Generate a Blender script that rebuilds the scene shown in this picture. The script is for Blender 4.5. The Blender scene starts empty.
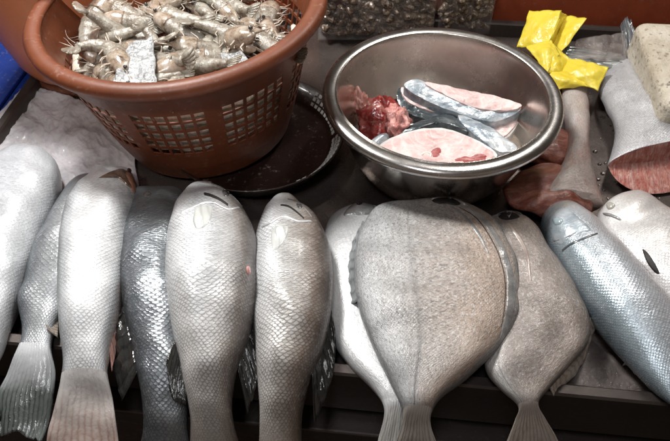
import bpy, bmesh, math, random
from mathutils import Vector, Matrix, noise
from mathutils.bvhtree import BVHTree

random.seed(11)
scene = bpy.context.scene
COL = scene.collection
R = math.radians

# ------------------------------------------------------------------ camera
PITCH = R(48.0); FPX = 644.0; DIST = 0.71
FWD = Vector((0, math.cos(PITCH), -math.sin(PITCH)))
UPV = Vector((0, math.sin(PITCH), math.cos(PITCH)))
RGT = Vector((1, 0, 0))
CAM = -FWD * DIST
cd = bpy.data.cameras.new("Camera"); cam = bpy.data.objects.new("Camera", cd); COL.objects.link(cam)
cam.location = CAM; cam.rotation_euler = (math.pi/2 - PITCH, 0, 0)
cd.sensor_fit = 'HORIZONTAL'; cd.sensor_width = 36.0; cd.lens = 36.0 * FPX / 670.0
cd.clip_start = 0.01; cd.clip_end = 60.0
scene.camera = cam

# ------------------------------------------------------------------ light
w = bpy.data.worlds.new("World"); scene.world = w; w.use_nodes = True
bg = w.node_tree.nodes["Background"]
def _world():
    nt=w.node_tree; N=nt.nodes; L=nt.links
    tc=N.new("ShaderNodeTexCoord"); sx=N.new("ShaderNodeSeparateXYZ"); L.new(tc.outputs["Generated"],sx.inputs[0])
    def mr(sock,a,b,c=0.0,d=1.0):
        n=N.new("ShaderNodeMapRange"); n.interpolation_type='SMOOTHSTEP'; L.new(sock,n.inputs[0])
        for k,v in zip((1,2,3,4),(a,b,c,d)): n.inputs[k].default_value=v
        return n.outputs[0]
    def mul(a,b):
        n=N.new("ShaderNodeMath"); n.operation='MULTIPLY'; L.new(a,n.inputs[0])
        if isinstance(b,float): n.inputs[1].default_value=b
        else: L.new(b,n.inputs[1])
        return n.outputs[0]
    mp=N.new("ShaderNodeMapping"); mp.inputs["Scale"].default_value=(5.0,5.0,1.2); L.new(tc.outputs["Generated"],mp.inputs[0])
    nz=N.new("ShaderNodeTexNoise"); nz.inputs["Scale"].default_value=1.6; nz.inputs["Detail"].default_value=3; L.new(mp.outputs[0],nz.inputs["Vector"])
    st=mul(mul(mul(mr(sx.outputs[1],-0.1,-0.75),mr(sx.outputs[2],-0.15,0.12)),mr(sx.outputs[2],0.75,0.35)),mr(nz.outputs["Fac"],0.36,0.66,0.12,1.0))
    ad=N.new("ShaderNodeMath"); ad.operation='ADD'; L.new(mul(st,0.26),ad.inputs[0]); ad.inputs[1].default_value=0.06
    cr=N.new("ShaderNodeValToRGB"); cr.color_ramp.elements[0].position=0.35; cr.color_ramp.elements[0].color=(1,0.62,0.42,1)
    cr.color_ramp.elements[1].position=0.62; cr.color_ramp.elements[1].color=(1,0.90,0.80,1); L.new(nz.outputs["Fac"],cr.inputs[0])
    L.new(cr.outputs[0],bg.inputs[0]); L.new(ad.outputs[0],bg.inputs[1])
_world()
def area(name, loc, target, size, power, color, size_y=None):
    l = bpy.data.lights.new(name, 'AREA'); l.energy = power; l.color = color
    l.size = size
    if size_y: l.shape = 'RECTANGLE'; l.size_y = size_y
    o = bpy.data.objects.new(name, l); COL.objects.link(o); o.location = loc
    o.rotation_euler = (Vector(target) - Vector(loc)).to_track_quat('-Z', 'Y').to_euler()
    return o
area("stall_lamp", (-0.42, 0.46, 0.98), (-0.08, 0.02, 0), 0.20, 15.0, (1.0, 0.98, 0.95))
area("stall_tube", (0.46, 0.62, 1.10), (0.15, 0.05, 0), 0.08, 7.0, (1.0, 0.95, 0.90), 0.5)
area("aisle_lamp", (-0.12, -0.55, 1.35), (-0.05, 0.25, 0), 0.16, 4.2, (0.97, 0.97, 1.0), 0.5)
sl=bpy.data.lights.new("added_basket_spot",'SPOT'); sl.energy=12.5; sl.color=(1.0,0.93,0.86); sl.shadow_soft_size=0.04; sl.spot_size=R(34); sl.spot_blend=0.7  # unseen spot added to brighten the basket front, tub and film
so=bpy.data.objects.new("added_basket_spot",sl); COL.objects.link(so); so.location=(-0.30,-0.55,0.95)
so.rotation_euler=(Vector((-0.25,0.23,0.09))-Vector(so.location)).to_track_quat('-Z','Y').to_euler()
scene.view_settings.view_transform = 'Standard'; scene.view_settings.look = 'None'
scene.view_settings.exposure = 0.0; scene.view_settings.gamma = 1.0

# ------------------------------------------------------------------ helpers
def ray(px, py):
    return (FWD*FPX + RGT*(px-335.0) + UPV*(220.5-py)).normalized()
def P(px, py, z=0.0):
    """the point at height z that the photograph shows at px, py"""
    d = ray(px, py); t = (z - CAM.z)/d.z
    return CAM + d*t
def depth(p): return (p-CAM).dot(FWD)

def tag(o, label=None, cat=None, group=None, kind=None):
    if label: o["label"] = label
    if cat: o["category"] = cat
    if group: o["group"] = group
    if kind: o["kind"] = kind
    return o
def empty(name, loc, label, cat, group=None):
    o = bpy.data.objects.new(name, None); COL.objects.link(o); o.location = loc
    o.empty_display_size = 0.02
    return tag(o, label, cat, group)

class MB:
    def __init__(s): s.v=[]; s.f=[]; s.uv={}; s.pm={}
    def add(s, p, uv=(0,0), pm=(0,0)):
        s.v.append(Vector(p)); i=len(s.v)-1; s.uv[i]=uv; s.pm[i]=pm; return i
    def grid(s, rows, closed=False):
        for a, b in zip(rows, rows[1:]):
            n=len(a)
            for i in range(n if closed else n-1):
                j=(i+1)%n
                s.f.append((a[i],a[j],b[j],b[i]))
    def build(s, name, m, parent=None, smooth=True, origin=None, sharp=None):
        me=bpy.data.meshes.new(name)
        org = Vector(origin) if origin is not None else Vector((0,0,0))
        if parent is not None: org = parent.matrix_basis.translation.copy() if parent.parent is None else parent.parent.matrix_basis.translation.copy()
        me.from_pydata([tuple(p-org) for p in s.v],[],s.f)
        ul=me.uv_layers.new(name="scale"); pl=me.uv_layers.new(name="param")
        for lp in me.loops:
            ul.data[lp.index].uv=s.uv[lp.vertex_index]; pl.data[lp.index].uv=s.pm[lp.vertex_index]
        bm=bmesh.new(); bm.from_mesh(me); bmesh.ops.recalc_face_normals(bm, faces=bm.faces); bm.to_mesh(me); bm.free()
        if smooth: me.polygons.foreach_set("use_smooth",[True]*len(me.polygons))
        if sharp: me.set_sharp_from_angle(angle=R(sharp))
        me.materials.append(m)
        o=bpy.data.objects.new(name,me); COL.objects.link(o)
        if parent is not None: o.parent=parent
        else: o.location=org
        return o
    def bvh(s): return BVHTree.FromPolygons([tuple(p) for p in s.v], s.f)

def cr(p0,p1,p2,p3,t):
    return 0.5*((2*p1)+(-p0+p2)*t+(2*p0-5*p1+4*p2-p3)*t*t+(-p0+3*p1-3*p2+p3)*t*t*t)
def interp(keys, n):
    """Catmull-Rom through rows of numbers -> n rows"""
    out=[]; m=len(keys)-1
    for i in range(n):
        x=i/(n-1)*m; k=min(int(x),m-1); t=x-k
        a=keys[max(k-1,0)]; b=keys[k]; c=keys[k+1]; d=keys[min(k+2,m)]
        out.append([cr(a[j],b[j],c[j],d[j],t) for j in range(len(b))])
    return out
def interp_closed(pts, n):
    m=len(pts); out=[]
    for i in range(n):
        x=i/n*m; k=int(x); t=x-k
        a,b,c,d=[pts[(k+q)%m] for q in (-1,0,1,2)]
        out.append([cr(a[j],b[j],c[j],d[j],t) for j in range(len(b))])
    return out

# ------------------------------------------------------------------ materials
class NT:
    def __init__(s, name):
        s.m=bpy.data.materials.new(name); s.m.use_nodes=True; s.t=s.m.node_tree; s.n=s.t.nodes; s.p=s.n["Principled BSDF"]
    def link(s,a,b): s.t.links.new(a,b)
    def val(s, sock, v):
        if isinstance(v,(int,float)): sock.default_value=v
        elif isinstance(v,tuple): sock.default_value=v if len(v)==4 or sock.type=='VECTOR' else (*v,1)
        else: s.link(v,sock)
    def math(s,op,a,b=0.0,c=None,clamp=False):
        n=s.n.new("ShaderNodeMath"); n.operation=op; n.use_clamp=clamp
        s.val(n.inputs[0],a); s.val(n.inputs[1],b)
        if c is not None: s.val(n.inputs[2],c)
        return n.outputs[0]
    def uv(s,name="scale"):
        n=s.n.new("ShaderNodeUVMap"); n.uv_map=name; return n.outputs[0]
    def obj(s):
        return s.n.new("ShaderNodeTexCoord").outputs["Object"]
    def noise(s,vec,scale,detail=4,rough=0.6,dist=0.0):
        n=s.n.new("ShaderNodeTexNoise"); n.inputs["Scale"].default_value=scale; n.inputs["Detail"].default_value=detail
        n.inputs["Roughness"].default_value=rough; n.inputs["Distortion"].default_value=dist
        if vec is not None: s.link(vec,n.inputs["Vector"])
        return n.outputs["Fac"]
    def voro(s,vec,scale,out="Distance",feature='F1'):
        n=s.n.new("ShaderNodeTexVoronoi"); n.feature=feature; n.inputs["Scale"].default_value=scale
        s.link(vec,n.inputs["Vector"]); return n.outputs[out]
    def ramp(s,fac,stops,interp='LINEAR'):
        n=s.n.new("ShaderNodeValToRGB"); n.color_ramp.interpolation=interp
        e=n.color_ramp.elements
        while len(e)<len(stops): e.new(0.5)
        for x,(pos,c) in zip(e,stops):
            x.position=pos; x.color=(*c,1) if isinstance(c,tuple) else (c,c,c,1)
        s.link(fac,n.inputs[0]); return n.outputs[0]
    def mix(s,fac,a,b,mode='MIX'):
        n=s.n.new("ShaderNodeMix"); n.data_type='RGBA'; n.blend_type=mode
        s.val(n.inputs[0],fac); s.val(n.inputs[6],a); s.val(n.inputs[7],b); return n.outputs[2]
    def sep(s,v):
        n=s.n.new("ShaderNodeSeparateXYZ"); s.link(v,n.inputs[0]); return n.outputs
    def comb(s,x,y,z=0.0):
        n=s.n.new("ShaderNodeCombineXYZ"); s.val(n.inputs[0],x); s.val(n.inputs[1],y); s.val(n.inputs[2],z); return n.outputs[0]
    def scalev(s,v,k):
        n=s.n.new("ShaderNodeMapping"); s.link(v,n.inputs[0]); n.inputs["Scale"].default_value=k; return n.outputs[0]
    def bump(s,h,strength,dist,prev=None):
        n=s.n.new("ShaderNodeBump"); n.inputs["Strength"].default_value=strength; n.inputs["Distance"].default_value=dist
        s.link(h,n.inputs["Height"])
        if prev is not None: s.link(prev,n.inputs["Normal"])
        return n.outputs[0]
    def pr(s,**k):
        names=dict(base="Base Color",rough="Roughness",metal="Metallic",coat="Coat Weight",coatr="Coat Roughness",spec="Specular IOR Level",
                   sss="Subsurface Weight",sssr="Subsurface Radius",ssss="Subsurface Scale",trans="Transmission Weight",ior="IOR",alpha="Alpha",normal="Normal",coatn="Coat Normal",sheen="Sheen Weight")
        for a,v in k.items(): s.val(s.p.inputs[names[a]],v)
        return s

def skin(name, across, size=0.0042, scale_dark=0.45, scale_bump=0.42, rough=0.36, metal=0.14, along=None, coat=0.30, blotch=None, blotch_lo=0.55, speck=0.0, lateral=None, head_s=0.16, tail=None, tail_s=0.88, sparkle=0.5):
    """wet fish skin: overlapping scales in rows (uv in metres), colour across the body from the left to the right flank"""
    t=NT(name); uv=t.uv("scale"); pm=t.uv("param")
    nz=t.noise(uv,26,3); nz2=t.noise(uv,120,4); nz3=t.noise(t.scalev(uv,(1.0,1.3,1.0)),19,2)
    u,v,_=t.sep(uv)
    u=t.math('ADD',t.math('DIVIDE',u,size),t.math('ADD',t.math('MULTIPLY',nz,2.2),t.math('MULTIPLY',nz2,0.55)))
    v=t.math('ADD',t.math('DIVIDE',v,size*1.0),t.math('ADD',t.math('MULTIPLY',t.math('SUBTRACT',nz2,0.5),0.6),t.math('MULTIPLY',nz3,1.8)))
    def tiles(du,dv):
        vv=t.math('ADD',v,dv); c=t.math('FLOOR',vv); wv=t.math('SUBTRACT',t.math('SUBTRACT',vv,c),0.5)
        arc=t.math('SQRT',t.math('MAXIMUM',t.math('SUBTRACT',0.275,t.math('MULTIPLY',wv,wv)),0.0))
        q=t.math('SUBTRACT',t.math('ADD',u,du),arc); f=t.math('FLOOR',q)
        return c,f,t.math('SUBTRACT',q,f)
    c1,f1,t1=tiles(0.0,0.0); c2,f2,t2=tiles(0.5,0.5)
    b2=t.math('GREATER_THAN',t2,t1)
    pick=lambda a,b:t.math('ADD',t.math('MULTIPLY',b2,b),t.math('MULTIPLY',t.math('SUBTRACT',1.0,b2),a))
    c=pick(c1,t.math('ADD',c2,0.37)); cell=pick(f1,t.math('ADD',f2,0.61))
    fr=t.math('MINIMUM',t1,t2); hh=t.math('MAXIMUM',t1,t2)
    wn=t.n.new("ShaderNodeTexWhiteNoise"); wn.noise_dimensions='2D'; t.link(t.comb(c,cell),wn.inputs["Vector"])
    rnd=wn.outputs["Value"]
    s,ph,_=t.sep(pm)
    inhead=t.ramp(s,[(0,0.0),(head_s,0.06),(head_s+0.04,1.0),(0.9,1.0),(1.0,0.3)])
    patch=t.ramp(t.noise(uv,24,5,0.7),[(0.32,0.35),(0.58,1.0)])
    amt=t.math('MULTIPLY',inhead,patch)
    edge=t.ramp(fr,[(0,1.0),(0.10,0.85),(0.26,0.0),(1.0,0.0)])
    phn=t.math('ADD',ph,t.math('ADD',t.math('MULTIPLY',t.math('SUBTRACT',t.noise(uv,14,5,0.65),0.5),0.16),t.math('MULTIPLY',t.math('SUBTRACT',t.noise(t.scalev(uv,(0.35,1,1)),150,4,0.7),0.5),0.07)))
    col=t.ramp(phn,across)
    if along: col=t.mix(1.0,col,t.ramp(s,along),'MULTIPLY')
    if blotch:
        col=t.mix(t.ramp(t.noise(uv,22,6,0.7),[(blotch_lo,0.0),(blotch_lo+0.18,0.8)]),col,blotch)
    col=t.mix(t.math('MULTIPLY',t.math('SUBTRACT',rnd,0.45,clamp=True),t.math('MULTIPLY',amt,0.22)),col,(0.80,0.82,0.84))
    col=t.mix(t.math('MULTIPLY',t.ramp(rnd,[(0.0,1.0),(0.35,0.0)]),t.math('MULTIPLY',amt,0.16)),col,(0.12,0.12,0.12))
    col=t.mix(t.math('MULTIPLY',t.math('MULTIPLY',edge,amt),scale_dark),col,(0.06,0.06,0.065))
    col=t.mix(t.math('MULTIPLY',t.ramp(t.noise(uv,420,3,0.7),[(0.45,0.0),(0.75,1.0)]),0.30),col,(0.10,0.09,0.09))
    col=t.mix(t.math('MULTIPLY',t.ramp(t.noise(t.scalev(uv,(0.4,1,1)),60,6,0.75),[(0.50,0.0),(0.72,1.0)]),0.20),col,(0.22,0.20,0.19))
    if speck:
        col=t.mix(t.math('MULTIPLY',t.ramp(t.noise(uv,170,5,0.8),[(0.54,0.0),(0.66,1.0)]),speck*0.6),col,(0.10,0.085,0.075))
        col=t.mix(t.math('MULTIPLY',t.ramp(t.noise(uv,300,3,0.8),[(0.50,0.0),(0.62,1.0)]),speck*0.9),col,(0.06,0.055,0.05))
        col=t.mix(t.math('MULTIPLY',t.ramp(t.noise(t.scalev(uv,(0.6,1,1)),380,3,0.8),[(0.54,0.0),(0.64,1.0)]),speck*0.9),col,(0.72,0.72,0.72))
        col=t.mix(t.math('MULTIPLY',t.ramp(t.noise(t.scalev(uv,(0.35,1,1)),34,6,0.75),[(0.46,0.0),(0.66,1.0)]),speck*0.5),col,(0.15,0.13,0.115))
    if lateral:
        d=t.math('ABSOLUTE',t.math('SUBTRACT',t.math('ADD',ph,t.math('MULTIPLY',t.noise(uv,60,2),0.012)),lateral+0.006))
        col=t.mix(t.math('MULTIPLY',t.ramp(d,[(0,0.9),(0.004,0.6),(0.009,0.0)]),t.ramp(s,[(0.2,0.15),(0.6,0.5),(0.85,1.0)])),col,(0.10,0.10,0.10))
    if tail:
        col=t.mix(t.ramp(t.math('ADD',s,t.math('MULTIPLY',t.math('SUBTRACT',t.noise(uv,70,4),0.5),0.05)),[(tail_s,0.0),(min(0.995,tail_s+0.10),1.0)]),col,tail)
    h=t.math('MULTIPLY',t.ramp(hh,[(0.45,0.0),(0.9,1.0),(1.0,0.85)]),amt)
    nb=t.bump(h,scale_bump,size*0.20)
    nb=t.bump(t.noise(uv,38,6,0.7),0.30,0.0030,nb)
    spk=t.noise(uv,330,3,0.8)
    nb=t.bump(spk,sparkle*0.5,0.0010,nb)
    rg=t.math('ADD',rough-0.12,t.math('MULTIPLY',t.noise(uv,60,5,0.7),0.26))
    rg=t.math('ADD',rg,t.math('MULTIPLY',rnd,0.08))
    t.pr(base=col,rough=rg,metal=metal,coat=coat,coatr=0.10,normal=nb,coatn=nb)
    return t.m

def wetmat(name, stops, nscale=30, rough=0.25, coat=0.5, bump=0.4, bscale=60, bdist=0.002, metal=0.0, sss=0.0, coords='obj', detail=6, dist=0.6, roughvar=0.15):
    t=NT(name); co=t.obj() if coords=='obj' else t.uv("scale")
    col=t.ramp(t.noise(co,nscale,detail,0.65,dist),stops)
    nb=t.bump(t.noise(co,bscale,5,0.6),bump,bdist)
    rg=t.math('ADD',rough-roughvar/2,t.math('MULTIPLY',t.noise(co,bscale*0.7,4),roughvar))
    t.pr(base=col,rough=rg,coat=coat,coatr=0.10,normal=nb,coatn=nb,metal=metal)
    if sss: t.pr(sss=sss,sssr=(0.004,0.002,0.0012),ssss=1.0)
    return t.m

def finmat(name, dark, light, rays=28, rough=0.22, trans=0.25, metal=0.0, basecol=None, baselen=0.35):
    """wet fin membrane with darker rays running from base to tip (param.x across, param.y base to tip)"""
    t=NT(name); pm=t.uv("param"); a,b,_=t.sep(pm); uv=t.uv("scale")
    wob=t.math('MULTIPLY',t.noise(uv,34,4),0.16)
    r=t.math('SINE',t.math('MULTIPLY',t.math('ADD',a,wob),rays*6.283))
    rr=t.ramp(t.math('ADD',t.math('MULTIPLY',r,0.5),0.5),[(0.0,0.0),(0.65,0.25),(1.0,1.0)])
    col=t.mix(t.math('MULTIPLY',rr,t.ramp(t.noise(uv,40,3),[(0.3,0.3),(0.7,1.0)])),light,dark)
    col=t.mix(t.math('MULTIPLY',t.ramp(t.noise(uv,90,5),[(0.45,0.0),(0.7,1.0)]),0.4),col,dark)
    if basecol:
        col=t.mix(t.ramp(t.math('ADD',b,t.math('MULTIPLY',t.math('SUBTRACT',t.noise(uv,90,4),0.5),0.18)),[(0.10,1.0),(baselen,0.0)]),col,basecol)
    nb=t.bump(rr,0.35,0.0006); nb=t.bump(t.noise(uv,90,4),0.4,0.002,nb)
    t.pr(base=col,rough=rough,coat=0.5,coatr=0.08,normal=nb,coatn=nb,metal=metal)
    return t.m

def plastic(name, col, rough=0.35, var=0.25, bscale=25, bump=0.08, coat=0.1, spec=0.5):
    t=NT(name); co=t.obj()
    c2=tuple(x*(1-var) for x in col); c3=tuple(min(1,x*(1+var)+0.01*var) for x in col)
    c=t.ramp(t.noise(co,14,7,0.65),[(0.3,c2),(0.7,c3)])
    c=t.mix(t.math('MULTIPLY',t.ramp(t.noise(co,130,4,0.7),[(0.58,0.0),(0.72,1.0)]),0.22),c,(0.5,0.42,0.36))
    nb=t.bump(t.noise(co,bscale,5),bump,0.004); nb=t.bump(t.noise(co,300,3),0.10,0.0008,nb)
    rg=t.math('ADD',rough-0.1,t.math('MULTIPLY',t.noise(co,40,5),0.22))
    t.pr(base=c,rough=rg,coat=coat,normal=nb,spec=spec); return t.m

def metal(name, col, rough=0.2, smear=0.15, bump=0.05, bscale=20, metalv=1.0, streak=None):
    t=NT(name); co=t.obj()
    cc=t.scalev(co,streak) if streak else co
    n1=t.noise(cc,30,6,0.7)
    rg=t.math('ADD',rough-smear/2,t.math('MULTIPLY',n1,smear))
    c=t.ramp(t.noise(co,18,6,0.7),[(0.3,tuple(x*0.72 for x in col)),(0.7,col)])
    c=t.mix(t.math('MULTIPLY',t.ramp(t.noise(co,220,3,0.7),[(0.6,0.0),(0.74,1.0)]),0.4),c,tuple(min(1,x*1.5+0.05) for x in col))
    nb=t.bump(t.noise(co,bscale,4),bump,0.004); nb=t.bump(t.noise(cc,160,4),0.06,0.0006,nb)
    t.pr(base=c,rough=rg,metal=metalv,normal=nb); return t.m

def film(name, tint, white=0.35, rough=0.12, bscale=45, bump=0.8, density=(0.15,0.7)):
    """thin wet plastic film: partly see-through, milky where it crinkles"""
    t=NT(name); co=t.obj()
    cr_=t.noise(co,bscale,6,0.62,1.2)
    nb=t.bump(cr_,bump,0.006); nb=t.bump(t.noise(co,bscale*4,4),0.4,0.0016,nb)
    a=t.ramp(t.noise(co,bscale*0.6,6,0.7,0.8),[(0.32,density[0]),(0.68,density[1])])
    t.pr(base=tint,rough=rough,normal=nb,alpha=a,coat=0.6,coatr=0.05,coatn=nb,spec=0.7); return t.m

M={}
# ------------------------------------------------------------------ shape builders
def loft(keys, nlen=84, nring=40, power=2.25, r0=0.10, r1=0.0, wob=0.0, seed=0, cut=None, rays=9, rip=0.0007):
    """keys: (lx,ly,rx,ry,z,half_thickness) from head to tail, in photograph pixels at height z"""
    rows=interp(keys,nlen); mb=MB(); ids=[]; tl=MB(); tids=[]
    ci=round(cut/(len(keys)-1)*(nlen-1)) if cut is not None else nlen+9
    pts=[]
    for k in rows:
        L=P(k[0],k[1],k[4]); Rr=P(k[2],k[3],k[4]); pts.append(((L+Rr)/2,(Rr-L)/2,max(k[5],0.0008)))
    arc=[0]
    for a,b in zip(pts,pts[1:]): arc.append(arc[-1]+(b[0]-a[0]).length)
    tot=arc[-1]; wmax=max(p[1].length for p in pts); per=2*math.pi*wmax*0.80
    for ri,((c,sd,th),u) in enumerate(zip(pts,arc)):
        s=u/tot; g=1.0
        if r0 and s<r0: g=math.sqrt(max(0.0,1-(1-s/r0)**2))
        if r1 and s>1-r1: g=math.sqrt(max(0.0,1-((s-1+r1)/r1)**2))
        g=max(g,0.02); row=[]
        for i in range(nring+1):
            a=-math.pi/2+2*math.pi*i/nring
            ca,sa=math.cos(a),math.sin(a)
            x=math.copysign(abs(ca)**(2/power),ca); y=math.copysign(abs(sa)**(2/power),sa)
            p=c+sd*(x*g)+Vector((0,0,th*g*y))
            if wob:
                p+=Vector((0,0,1))*(noise.noise(p*38+Vector((seed,0,0)))*wob*g)
            if ri>=ci:
                gq=(ri-ci)/(nlen-1-ci)
                q=p.copy(); q.z+=rip*gq*(math.sin(rays*math.pi*x+seed)*(0.35+0.65*gq)+2.2*noise.noise(Vector((x*1.7,gq*2,seed))))
                dd=(pts[min(ri+1,nlen-1)][0]-pts[ri-1][0]).normalized()
                q+=dd*gq**4*(0.006*noise.noise(Vector((x*6,seed,3)))-0.006*(1-abs(x))**1.5)
                if ri==ci: q=p
                tl_row=tids[ri-ci] if len(tids)>ri-ci else (tids.append([]) or tids[-1])
                tl_row.append(tl.add(q,(u,(i/nring)*per),(x*0.5+0.5,gq)))
            if ri<=ci: row.append(mb.add(p,(u+seed*0.37,(i/nring)*per),(s,i/nring)))
        if ri<=ci: ids.append(row)
    mb.grid(ids); mb.f.append(tuple(ids[0]))
    if cut is None: mb.f.append(tuple(reversed(ids[-1]))); return mb
    tl.grid(tids); tl.f.append(tuple(reversed(tids[-1])))
    return mb, tl

def fin(base, tip, nu=26, nv=10, thick=0.0010, ripple=0.0016, freq=7, seed=0):
    """base, tip: polylines of (px,py,z)"""
    B=interp(base,nu); T=interp(tip,nu); mb=MB(); top=[]; bot=[]
    for j in range(nv+1):
        v=j/nv; rt=[]; rb=[]
        for i in range(nu):
            u=i/(nu-1); b=P(*B[i]); t=P(*T[i]); p=b.lerp(t,v)
            rag=noise.noise(Vector((u*9+seed,seed,v*2)))*0.0025*v
            p=p+(t-b).normalized()*rag if (t-b).length>1e-6 else p
            p.z+=ripple*v*math.sin(u*freq*6.283+seed)*0.6+ripple*noise.noise(Vector((u*4,v*3,seed)))
            th=thick*(1.6-v)
            rt.append(mb.add(p+Vector((0,0,th)),(u*0.05,v*0.05),(u,v))); rb.append(mb.add(p-Vector((0,0,th)),(u*0.05,v*0.05),(u,v)))
        top.append(rt); bot.append(rb)
    mb.grid(top); mb.grid([list(reversed(r)) for r in bot])
    n=nu-1
    for j in range(nv):
        mb.f.append((top[j][0],top[j+1][0],bot[j+1][0],bot[j][0])); mb.f.append((top[j+1][n],top[j][n],bot[j][n],bot[j+1][n]))
    for i in range(n):
        mb.f.append((top[nv][i],top[nv][i+1],bot[nv][i+1],bot[nv][i])); mb.f.append((top[0][i+1],top[0][i],bot[0][i],bot[0][i+1]))
    return mb

def patch(bvh, poly, thick=0.0012, n=40, rings=7, sink=0.0010, crown=3.0):
    """a small raised piece lying on a body, its outline given in pixels"""
    ol=interp_closed(poly,n); cx=sum(p[0] for p in ol)/n; cy=sum(p[1] for p in ol)/n
    mb=MB(); rows=[]; last=None
    def hit(px,py):
        nonlocal last
        h=bvh.ray_cast(CAM,ray(px,py))
        if h[0] is None:
            h2=bvh.find_nearest(P(px,py,last[0].z if last else 0.05)); loc,nor=h2[0],h2[1]
        else: loc,nor=h[0],h[1]
        if nor.dot(CAM-loc)<0: nor=-nor
        last=(loc,nor); return loc,nor
    l,nn=hit(cx,cy); ce=mb.add(l+nn*thick,(0,0),(0.5,0.5))
    for k in range(1,rings+1):
        q=k/rings; row=[]
        for i,p in enumerate(ol):
            l,nn=hit(cx+(p[0]-cx)*q,cy+(p[1]-cy)*q)
            h=thick*(1-q**crown) if k<rings else -sink
            row.append(mb.add(l+nn*h,((p[0]-cx)*q*0.001,(p[1]-cy)*q*0.001),(0.5+(p[0]-cx)/80*q,0.5+(p[1]-cy)/80*q)))
        rows.append(row)
    for i in range(n): mb.f.append((ce,rows[0][i],rows[0][(i+1)%n]))
    mb.grid(rows,closed=True)
    return mb

def ribbon(bvh, A, B, thick=0.001, nu=48, nv=8, sink=0.0008, sharp=0.5):
    """a raised strip on a body between two pixel polylines"""
    a=interp(A,nu); b=interp(B,nu); mb=MB(); rows=[]; last=None
    for i in range(nu):
        row=[]
        for j in range(nv+1):
            v=j/nv; px=a[i][0]*(1-v)+b[i][0]*v; py=a[i][1]*(1-v)+b[i][1]*v
            h=bvh.ray_cast(CAM,ray(px,py))
            if h[0] is None: h=bvh.find_nearest(P(px,py,last.z if last else 0.05))
            l,n=h[0],h[1]
            if n.dot(CAM-l)<0: n=-n
            last=l; e=max(0.0,min(1.0,math.sin(math.pi*v)*1.0))**sharp*min(1.0,math.sin(math.pi*(i+0.001)/(nu-1))*3)
            row.append(mb.add(l+n*(thick*e-sink*(1-min(1,e*4))),(i/nu*.08,v*.01),(i/nu,v)))
        rows.append(row)
    mb.grid(rows); return mb

def slab(poly, z, thick, ax=0.0, ay=0.0, dome=0.003, n=56, seed=0, skin_band=True, rough=0.0012):
    """a cut slice: outline in pixels on its top face; returns flesh mesh, skin mesh"""
    ol=interp_closed(poly,n); cx=sum(p[0] for p in ol)/n; cy=sum(p[1] for p in ol)/n
    ol=[(p[0]+0.7*noise.noise(Vector((i*0.6,seed,0))),p[1]+0.5*noise.noise(Vector((i*0.6,seed,5)))) for i,p in enumerate(ol)]
    zf=lambda px,py: z+ax*(px-cx)+ay*(py-cy)
    fl=MB(); rows=[]
    c=fl.add(P(cx,cy,zf(cx,cy))+Vector((0,0,dome)),(0,0),(0.5,0))
    for k in range(1,10):
        q=k/9; row=[]
        for i,p in enumerate(ol):
            px=cx+(p[0]-cx)*q; py=cy+(p[1]-cy)*q; w_=P(px,py,zf(px,py))
            w_.z+=dome*(1-q*q)+rough*noise.noise(w_*120+Vector((seed,0,0)))-((0.0015 if dome>0.0045 else 0.0003) if k==9 else 0)
            row.append(fl.add(w_,(w_.x,w_.y),(i/n,q)))
        rows.append(row)
    dn=[fl.add(fl.v[i]-Vector((0,0,thick*0.8)),fl.uv[i],(0,1)) for i in rows[-1]]
    rows.append(dn)
    for i in range(n): fl.f.append((c,rows[0][i],rows[0][(i+1)%n]))
    fl.grid(rows,closed=True); fl.f.append(tuple(dn))
    sk=MB(); srows=[]
    cen=P(cx,cy,zf(cx,cy))
    arc=0; prev=None
    for j in range(7):
        q=j/6; row=[]
        for i,p in enumerate(ol):
            w_=P(p[0],p[1],zf(p[0],p[1])); o=(w_-cen); o.z=0
            o=o.normalized()*(0.0004+0.0030*math.sin(q*math.pi))
            row.append(sk.add(w_+o-Vector((0,0,q*thick+0.0018)),(i/n*0.16,q*thick),(i/n,q)))
        srows.append(row)
    inner=[]
    for i,p in enumerate(ol):
        w_=P(p[0],p[1],zf(p[0],p[1])); o=(w_-cen); o.z=0
        inner.append(sk.add(w_-o.normalized()*0.0015-Vector((0,0,0.0006)),(i/n*0.16,0),(i/n,0)))
    bot=[sk.add(cen.lerp(sk.v[i],0.9)+Vector((0,0,sk.v[i].z-cen.lerp(sk.v[i],0.9).z)),(0,0),(0,1)) for i in srows[-1]]
    sk.grid([inner]+srows+[bot],closed=True)
    return fl, sk

def lathe(prof, center, seg=96, wob=0.0):
    """prof: (r,z) list -> mesh about a vertical axis"""
    mb=MB(); rows=[]
    for k,(r,z) in enumerate(prof):
        rows.append([mb.add(Vector(center)+Vector((r*math.cos(2*math.pi*i/seg),r*math.sin(2*math.pi*i/seg),z)),(i/seg,k/len(prof)),(i/seg,k/len(prof))) for i in range(seg)])
    mb.grid(rows,closed=True); return mb

def tube(mb, pts, rad, seg=8, taper=None):
    rows=[]
    for k,p in enumerate(pts):
        p=Vector(p); d=(Vector(pts[min(k+1,len(pts)-1)])-Vector(pts[max(k-1,0)])).normalized()
        a=d.cross(Vector((0,0,1)));
        if a.length<1e-4: a=Vector((1,0,0))
        a.normalize(); b=d.cross(a); r=rad*(taper(k/(len(pts)-1)) if taper else 1)
        rows.append([mb.add(p+a*r*math.cos(6.2832*i/seg)+b*r*math.sin(6.2832*i/seg),(k*.01,i/seg*.01),(k/len(pts),i/seg)) for i in range(seg)])
    mb.grid(rows,closed=True); mb.f.append(tuple(reversed(rows[0]))); mb.f.append(tuple(rows[-1]))

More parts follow.
